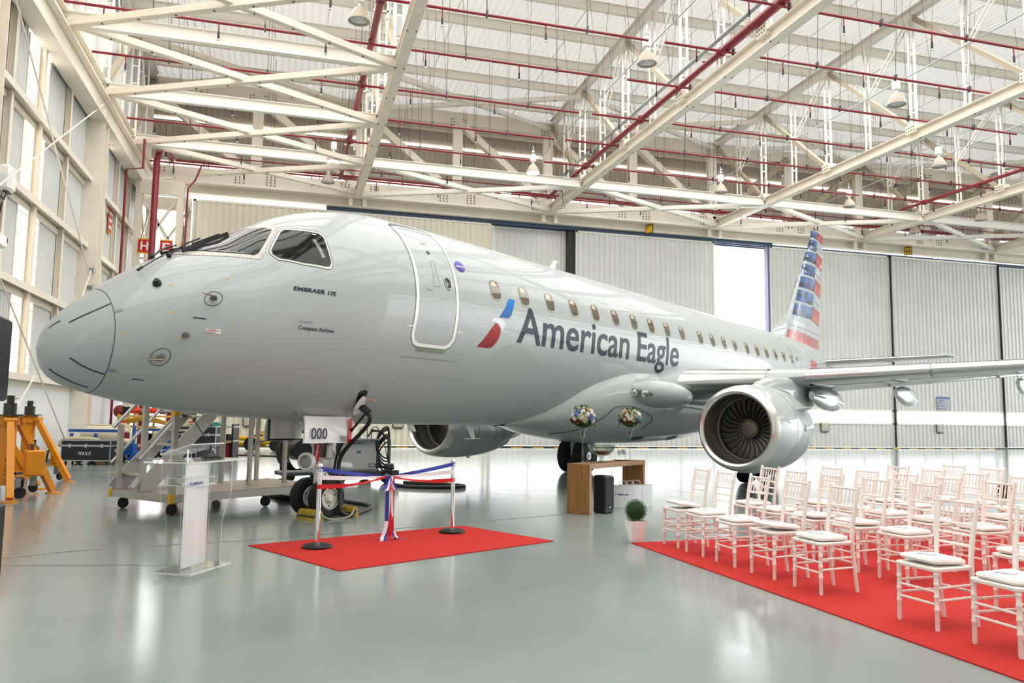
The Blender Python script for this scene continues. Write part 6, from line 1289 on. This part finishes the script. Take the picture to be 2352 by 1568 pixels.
# chocks with rope
M_CHOCK = mat('worn_yellow_chock', 'b9962f', .7, noise=.35, nscale=14); M_GREEN = mat('dark_green_band', '2f4a2c', .6)
AV = WM.to_3x3() @ Vector((_dy, -_dx, 0))
for x, y, ln, lb in ((-2.91, 11.66, .42, 'yellow wheel chock in front of the nose wheels'), (-2.50, 12.19, .40, 'yellow wheel chock behind the nose wheels')):
    t = thing('wheel_chock', lb, 'chock', axes(WM @ Vector((x, y, 0)), AV), 'yellow wheel chocks at the nose gear'); mb = MB(); mb.prism([(-ln / 2, -.09, .0), (-ln / 2, .09, 0), (-ln / 2, .085, .03), (-ln / 2, .05, .12), (-ln / 2, .02, .15), (-ln / 2, -.02, .15), (-ln / 2, -.05, .12), (-ln / 2, -.085, .03)], (ln, 0, 0)); mb.build('body', M_CHOCK, t, 20)
    for s in (-1, 1): mb = MB(); mb.box((0, s * .075, .055), (ln * .98, .012, .035), Matrix.Rotation(s * .35, 3, 'X')); mb.build('green_band', M_GREEN, t)
    mb = MB(); mb.cyl((ln / 2, 0, .075), (ln / 2 + .003, 0, .075), .03, n=14); mb.build('rope_hole', M_BLACK, t)
cable('chock_rope', 'pale rope joining the two yellow chocks', [(-2.72, 11.56, .07), (-2.60, 11.62, .012), (-2.48, 11.72, .012), (-2.38, 11.9, .03), (-2.35, 12.05, .1)], .012, mat('grey_rope', 'a9a69a', .8), 'rope', None)
# orange tripod jacks
M_JACK = mat('orange_jack_paint', 'dd8a14', .4, noise=.12, nscale=4); M_RAM = mat('oily_ram_steel', '4c4a3e', .35, .7)
def jack(x, y, rz, ram, label, text, pack):
    t = thing('aircraft_jack', label, 'jack', place(x, y, 0, rz), 'orange tripod aircraft jacks')
    mb = MB(); mb.cyl((0, 0, .22), (0, 0, 1.42), .13, n=10); mb.build('column', M_JACK, t); mb = MB(); mb.cyl((0, 0, 1.28), (0, 0, 1.44), .17, n=10); mb.build('collar', M_JACK, t); mb = MB(); mb.cyl((0, 0, 1.44), (0, 0, 1.46), .24, n=20); mb.build('top_plate', M_DARK, t)
    mb = MB(); mb.cyl((0, 0, 1.46), (0, 0, 1.46 + ram * .6), .105, n=18); mb.cyl((0, 0, 1.46 + ram * .6), (0, 0, 1.46 + ram), .06, n=18); mb.cyl((0, 0, 1.46 + ram * .82), (0, 0, 1.46 + ram * .85), .11, n=18); mb.build('ram', M_RAM, t)
    for k in range(3):
        a = 2 * PI * k / 3; c, s = math.cos(a), math.sin(a); mb = MB(); mb.bar((c * .17, s * .17, 1.36), (c * .93, s * .93, .06), .11, .11); mb.build('leg', M_JACK, t)
        mb = MB(); mb.cyl((c * .2, s * .2, 1.36), (c * .2 - s * .1, s * .2 + c * .1, 1.36), .05); mb.cyl((c * .2, s * .2, 1.36), (c * .2 + s * .1, s * .2 - c * .1, 1.36), .05); mb.build('pivot', M_JACK, t)
        mb = MB(); mb.cyl((c * .95, s * .95, 0), (c * .95, s * .95, .022), .13, n=18); mb.build('foot_plate', M_JACK, t)
        mb = MB(); mb.bar((c * .12, s * .12, .36), (c * .75, s * .75, .36), .09, .03); mb.prism([Vector((c * r, s * r, z)) for r, z in ((.52, .37), (.76, .37), (.52, .74))], (-s * .02, c * .02, 0)); mb.build('lower_brace', M_JACK, t)
        mb = MB(); mb.lathe([(.03, -.025), (.09, -.03), (.1, 0), (.09, .03), (.03, .025)], 20, (c * .66 - s * .16, s * .66 + c * .16, .13), (c, s, .0)); mb.build('transport_wheel', M_TYRE, t); mb = MB(); mb.box((c * .62 - s * .12, s * .62 + c * .12, .26), (.1, .1, .2)); mb.build('wheel_bracket', M_GREY, t)
    if pack:
        mb = MB(); mb.cbox(pack, (.32, .3, .44), .02); mb.build('oil_tank', M_JACK, t); p = Vector(pack); mb = MB(); mb.cyl(p + Vector((.02, -.05, .22)), p + Vector((.02, -.05, .3)), .025); mb.cyl(p + Vector((.02, -.05, .3)), p + Vector((.02, -.05, .33)), .05); mb.build('filler_cap', mat('brown_cap', '5a3f30', .5), t)
    else:
        c = Matrix.Rotation(-rz, 3, 'Z') @ Vector((.34, -.30, 0)); mb = MB(); mb.box((c.x, c.y, .55), (.14, .14, .4)); mb.build('pump_block', M_JACK, t); mb = MB(); v = Matrix.Rotation(-rz, 3, 'Z') @ Vector((.35, -.94, 0)); q = Vector((c.x, c.y, .72)); mb.lathe([(.09, 0), (.09, .1), (.07, .11)], 22, q, v); mb.build('gauge_body', M_BLACK, t); mb = MB(); mb.lathe([(.075, .112), (0, .113)], 22, q, v, cap=False); g_ = mb.build('gauge_face', M_WHITE, t); mb = MB(); mb.lathe([(.03, .116), (0, .117)], 10, q + Vector((0, 0, -.03)), v, cap=False); mb.build('gauge_mark', M_BRIGHTRED, g_)
        mb = MB(); mb.cyl(q + Vector((0, 0, .08)), q + Vector((0, 0, .2)), .025); mb.tube([q + Vector((0, 0, -.2)), q + Vector((.1, .05, -.1)), q + Vector((.26, .08, -.02)), q + Vector((.2, .1, -.28))], .025, 8); mb.build('pump_handle', M_BLACK, t)
    if text:
        n = Matrix.Rotation(-rz, 3, 'Z') @ Vector((.52, -.85, 0)); n.normalize(); xd = Vector((-n.y, n.x, 0))
        for k, ch in enumerate(text): flat_text('letter', ch, M_BLACK, t, n * .133 + xd * -.018 + Vector((0, 0, .98 - .085 * k)), xd, (0, 0, 1), .05, .036, .002, bold=.01)
    return t
jack(-8.93, 14.08, math.atan2(13.33 - 14.08, -8.348 + 8.93), .34, 'orange tripod jack nearest the camera, with oil tank', 'FPC-F308'.replace('8', '0'), (.42, .38, .62))
jack(-10.6, 17.4, .02, .30, 'orange tripod jack with a round gauge, farther back', None, None)
jack(-10.12, 15.25, math.radians(150), .95, 'orange tripod jack cut by the left edge, ram fully raised', None, None)
# flight cases
def case(x, y, rz, w, d, h, label, text=None):
    t = thing('flight_case', label, 'case', place(x, y, 0, rz), 'black flight cases with aluminium edges'); z0 = .13
    mb = MB(); mb.box((0, 0, z0 + h / 2), (w - .02, d - .02, h - .01)); mb.build('body', mat('black_laminate', '1c1e25', .45), t)
    e = .025
    for sx in (-1, 1):
        for sy in (-1, 1): mb = MB(); mb.box((sx * (w / 2 - e / 2), sy * (d / 2 - e / 2), z0 + h / 2), (e, e, h)); mb.build('edge_strip', M_GALV, t)
    for z in (z0, z0 + h * .72, z0 + h * .76, z0 + h):
        for s in (-1, 1): mb = MB(); mb.box((0, s * (d / 2 - e / 2), z), (w, e, e)); mb.box((s * (w / 2 - e / 2), 0, z), (e, d, e)); mb.build('edge_strip', M_GALV, t)
    for k in (-.32, 0, .32): mb = MB(); mb.cbox((k * w, -d / 2 - .006, z0 + h * .74), (.075, .02, .11), .006); mb.build('latch', M_GALV, t)
    for s in (-1, 1): mb = MB(); mb.box((s * (w / 2 + .004), 0, z0 + h * .5), (.012, .14, .1)); mb.build('handle_dish', M_GREY, t)
    for sx in (-1, 1):
        for sy in (-1, 1): mb = MB(); mb.lathe([(.02, -.016), (.05, -.018), (.05, .018), (.02, .016)], 16, (sx * (w / 2 - .12), sy * (d / 2 - .1), .05), (1, .2, 0)); mb.box((sx * (w / 2 - .12), sy * (d / 2 - .1), .115), (.08, .08, .02)); mb.build('caster', M_TYRE, t)
    if text: flat_text('lettering', text, M_WHITE, t, (-.2, -d / 2 + .008, z0 + h * .27), (1, 0, 0), (0, 0, 1), .1, .36, .002, shear=.25, space=1.2)
    return t
case(-12.44, 23.5, .05, 1.42, .6, .58, 'black flight case lettered in white, in front of the blue cart', 'MAXX'); case(-10.05, 25.7, -.1, 1.35, .7, 1.0, 'larger black flight case behind the mobile steps')
t = thing('green_pouch', 'small green pouch lying on the larger flight case', 'pouch', place(-9.72, 25.6, 1.14)); mb = MB(); mb.ball((0, 0, .06), .1, 12, 8, (1, .8, .7)); mb.ball((-.12, 0, .04), .05, 10, 6); mb.build('cloth', mat('green_cloth', '3f7d62', .7), t)
# blue carts with cream tanks, hoses and pumps
M_BLUE = mat('blue_cart_paint', '2458a8', .4); M_CREAM = mat('cream_plastic_tank', 'd9cfb5', .45); M_HOSE = mat('cream_hose', 'c9bb98', .5)
def cart(x, y, rz, label, hose):
    t = thing('service_cart', label, 'cart', place(x, y, 0, rz), 'blue service carts with cream tanks')
    mb = MB(); mb.lathe([(.12, -.78), (.33, -.72), (.4, -.6), (.4, .6), (.33, .72), (.12, .78)], 28, (0, .1, .72), (1, 0, 0)); mb.build('tank', M_CREAM, t); mb = MB(); mb.cyl((.45, .1, 1.1), (.45, .1, 1.22), .1); mb.build('tank_neck', M_CREAM, t); mb = MB(); mb.cyl((.45, .1, 1.22), (.45, .1, 1.27), .11); mb.build('tank_cap', M_BRIGHTRED, t)
    mb = MB(); mb.box((0, 0, .3), (1.7, .95, .1)); mb.box((.7, -.2, .42), (.5, .5, .32)); mb.build('chassis', M_BLUE, t)
    for px_ in (-.82, -.1, .62): mb = MB(); mb.box((px_, -.48, .62), (.09, .05, .56)); mb.build('upright', M_BLUE, t)
    mb = MB(); mb.box((-.1, -.48, .98), (1.62, .06, .09)); mb.box((-.1, .5, .98), (1.62, .06, .05)); mb.build('top_rail', M_BLUE, t)
    mb = MB(); mb.bar((1.0, -.4, .12), (1.02, -.4, 1.14), .07, .07); mb.box((1.0, -.4, .14), (.3, .2, .08)); mb.build('drawbar', M_BLUE, t)
    for px_, s in ((-.6, -1), (.65, -1), (-.6, 1), (.65, 1)): mb = MB(); mb.lathe([(.06, -.05), (.13, -.06), (.15, -.03), (.15, .03), (.13, .06), (.06, .05)], 22, (px_, s * .4, .15), (0, 1, 0)); wo = mb.build('wheel', M_TYRE, t); mb = MB(); mb.lathe([(.06, -.055), (.02, -.06), (0, -.06)], 14, (px_, s * .4, .15), (0, 1, 0), cap=False); mb.build('hub', M_CREAM, wo)
    if hose: mb = MB(); mb.tube(spline([(-1.1, -.55, .5), (-1.0, -.58, .68), (-.7, -.6, .72), (-.1, -.6, .7), (.2, -.6, .6), (.5, -.6, .62), (.8, -.6, .68), (.95, -.5, .66)], False, 5), .085, 12); mb.build('suction_hose', M_HOSE, t)
    mb = MB(); mb.cbox((.75, -.35, .82), (.16, .2, .26), .02); mb.build('meter', mat('dark_red_paint', '7c1d22', .5), t); mb = MB(); mb.tube([(.2, 0, 1.12), (.5, -.1, 1.2), (.8, -.2, 1.05), (.75, -.3, .95)], .03, 8); mb.build('fill_pipe', M_HOSE, t)
    return t
cart(-12.55, 24.6, .02, 'blue cart with cream tank behind the lettered flight case', True); cart(-11.55, 27.4, .1, 'second blue cart with cream tank, seen through the step rails', False)
t = thing('pump_skid', 'yellow pump skid with red valves behind the blue carts', 'pump', place(-14.0, 30.6, 0, .0)); M_PF = mat('pale_yellow_frame', 'd8b15a', .45)
for x in (-1.0, .0, 1.2):
    for y in (-.4, .4): mb = MB(); mb.box((x, y, .75), (.07, .07, 1.5)); mb.build('frame_post', M_PF, t)
for z in (.3, 1.0, 1.42):
    for y in (-.4, .4): mb = MB(); mb.box((.1, y, z), (2.3, .07, .09)); mb.build('frame_rail', M_PF, t)
mb = MB(); mb.cyl((-1.2, 0, 1.62), (1.6, 0, 1.62), .07, n=14); mb.build('manifold_pipe', M_GALV, t)
for x in (-.55, .15): mb = MB(); mb.lathe([(.1, -.08), (.22, -.06), (.24, .05), (.18, .12), (.07, .16), (.07, .3), (0, .3)], 20, (x, 0, 1.6)); mb.build('valve', mat('orange_red_paint', 'd23a1c', .4), t)
for x in (-1.0, -.2, .5, 1.1): mb = MB(); mb.cyl((x - .08, 0, 1.62), (x + .08, 0, 1.62), .12, n=14); mb.build('flange', M_GREY if x > -.5 else M_BRIGHTRED, t)
mb = MB(); mb.cbox((-.85, 0, 1.66), (.4, .3, .24), .03); mb.build('motor', M_BLACK, t); mb = MB(); mb.ball((-1.15, 0, 1.6), .24, 14, 10); mb.build('pump_bowl', mat('dark_red_paint', '7c1d22', .5), t)
mb = MB(); mb.tube([(-.6, -.1, 1.72), (-.75, -.1, 2.0), (-.6, -.1, 2.12), (-.45, -.1, 1.95), (-.55, -.1, 1.75)], .02, 6, True); mb.cyl((-.55, 0, 1.62), (-.55, 0, 1.8), .04); mb.build('hand_wheel', M_BLACK, t)
for k in range(3): mb = MB(); mb.tube(spline([(-.9, -.5 - .03 * k, 1.1 + .06 * k), (0, -.55, 1.28 + .05 * k), (.6, -.55, 1.2 + .05 * k), (1.3, -.45, 1.0)], False, 5), .045, 8); mb.build('hose', mat('ochre_hose', 'c08a1c', .5), t)
mb = MB(); mb.cyl((-.1, 0, .2), (.9, 0, .2), .2, n=16); mb.cbox((.7, 0, .75), (.7, .5, .4), .04); mb.build('engine', M_DARK, t); mb = MB(); mb.prism([(1.2, -.42, .5), (1.7, -.42, .9), (1.9, -.42, 1.5), (1.3, -.42, 1.5)], (0, .05, 0)); mb.build('spill_sheet', M_CREAM, t)
mb = MB(); mb.tube(spline([(1.6, -.2, 1.6), (1.85, -.3, 1.5), (1.8, -.3, 1.0), (1.4, -.3, .6)], False, 5), .09, 10); mb.build('discharge_hose', M_BLACK, t)
t = thing('wooden_crate', 'low brown wooden crate beside the blue cart', 'crate', place(-13.9, 27.2, 0, .05)); 
for k in range(5): mb = MB(); mb.box((0, -.4, .11 + .22 * k), (1.3, .03, .2)); mb.build('plank', mat('crate_wood', '8a7056', .7, noise=.3, nscale=8, aniso=(1, 8, 8)), t)
mb = MB(); mb.box((0, 0, .55), (1.28, .76, 1.08)); mb.build('body', MATS['crate_wood'], t); mb = MB(); mb.box((0, 0, 1.11), (1.4, .9, .04)); mb.build('lid', M_CREAM, t)
t = thing('fire_call_point', 'small red call point on a thin red pipe by the left wall', 'call point', place(-15.35, 32.2, 0, .0)); mb = MB(); mb.cbox((0, 0, 2.3), (.22, .14, .42), .02); mb.build('box', M_BRIGHTRED, t); mb = MB(); mb.cyl((0, 0, 0), (0, 0, 3.4), .03); mb.build('pipe', M_RED, t)
t = thing('drum_rack', 'black rack with red drums behind the larger flight case', 'rack', place(-10.3, 27.6, 0, 0))
mb = MB(); mb.box((0, 0, .62), (1.5, .6, .06)); mb.box((0, 0, 1.1), (1.5, .6, .05)); 
mb.build('shelf', M_GALV, t)
for x in (-.7, .7): mb = MB(); mb.box((x, 0, .6), (.06, .6, 1.2)); mb.build('side_frame', M_BLACK, t)
for x, m in ((-.4, M_BRIGHTRED), (.05, M_DARK), (.45, M_RED)): mb = MB(); mb.cyl((x, 0, .02), (x, 0, .55), .19, n=20); mb.build('drum', m, t)
mb = MB(); mb.cbox((0, -.1, .75), (1.1, .4, .2), .02); mb.build('tool_tray', M_BLACK, t); mb = MB(); mb.prism([(-.5, -.2, 1.13), (.4, -.2, 1.13), (.1, -.2, 1.26), (-.2, -.2, 1.24)], (0, .3, 0)); mb.build('teal_cloth', mat('teal_cloth', '2f8f8b', .7), t)
# tow bar by the doors
t = thing('tow_bar', 'yellow tow bar with black wheels lying before the cream door', 'tow bar', place(-11.3, 34.0, 0, -.12))
for y, z in ((-.2, .55), (.15, .3)): mb = MB(); mb.cyl((-3.2, y, z), (.8, y, z - .02), .1, n=14); mb.build('tube', M_YEL, t)
mb = MB(); mb.cyl((.5, 0, .38), (2.4, 0, .36), .11, n=14); mb.box((.75, 0, .6), (.16, .3, .5)); mb.tube([(.75, 0, .85), (.9, 0, .98), (.86, 0, 1.05)], .03, 6); mb.build('head', M_YEL, t)
for x, s in ((.3, .3), (1.4, .26), (2.9, .26)): mb = MB(); mb.lathe([(.1, -.08), (s - .02, -.09), (s, -.04), (s, .04), (s - .02, .09), (.1, .08)], 26, (x, -.3, s), (0, 1, 0)); mb.build('wheel', M_TYRE, t)
for x in (.55, 1.6): mb = MB(); mb.ball((x, -.1, .62), .28, 12, 8, (1, .6, .35)); mb.build('mudguard', M_BLACK, t)
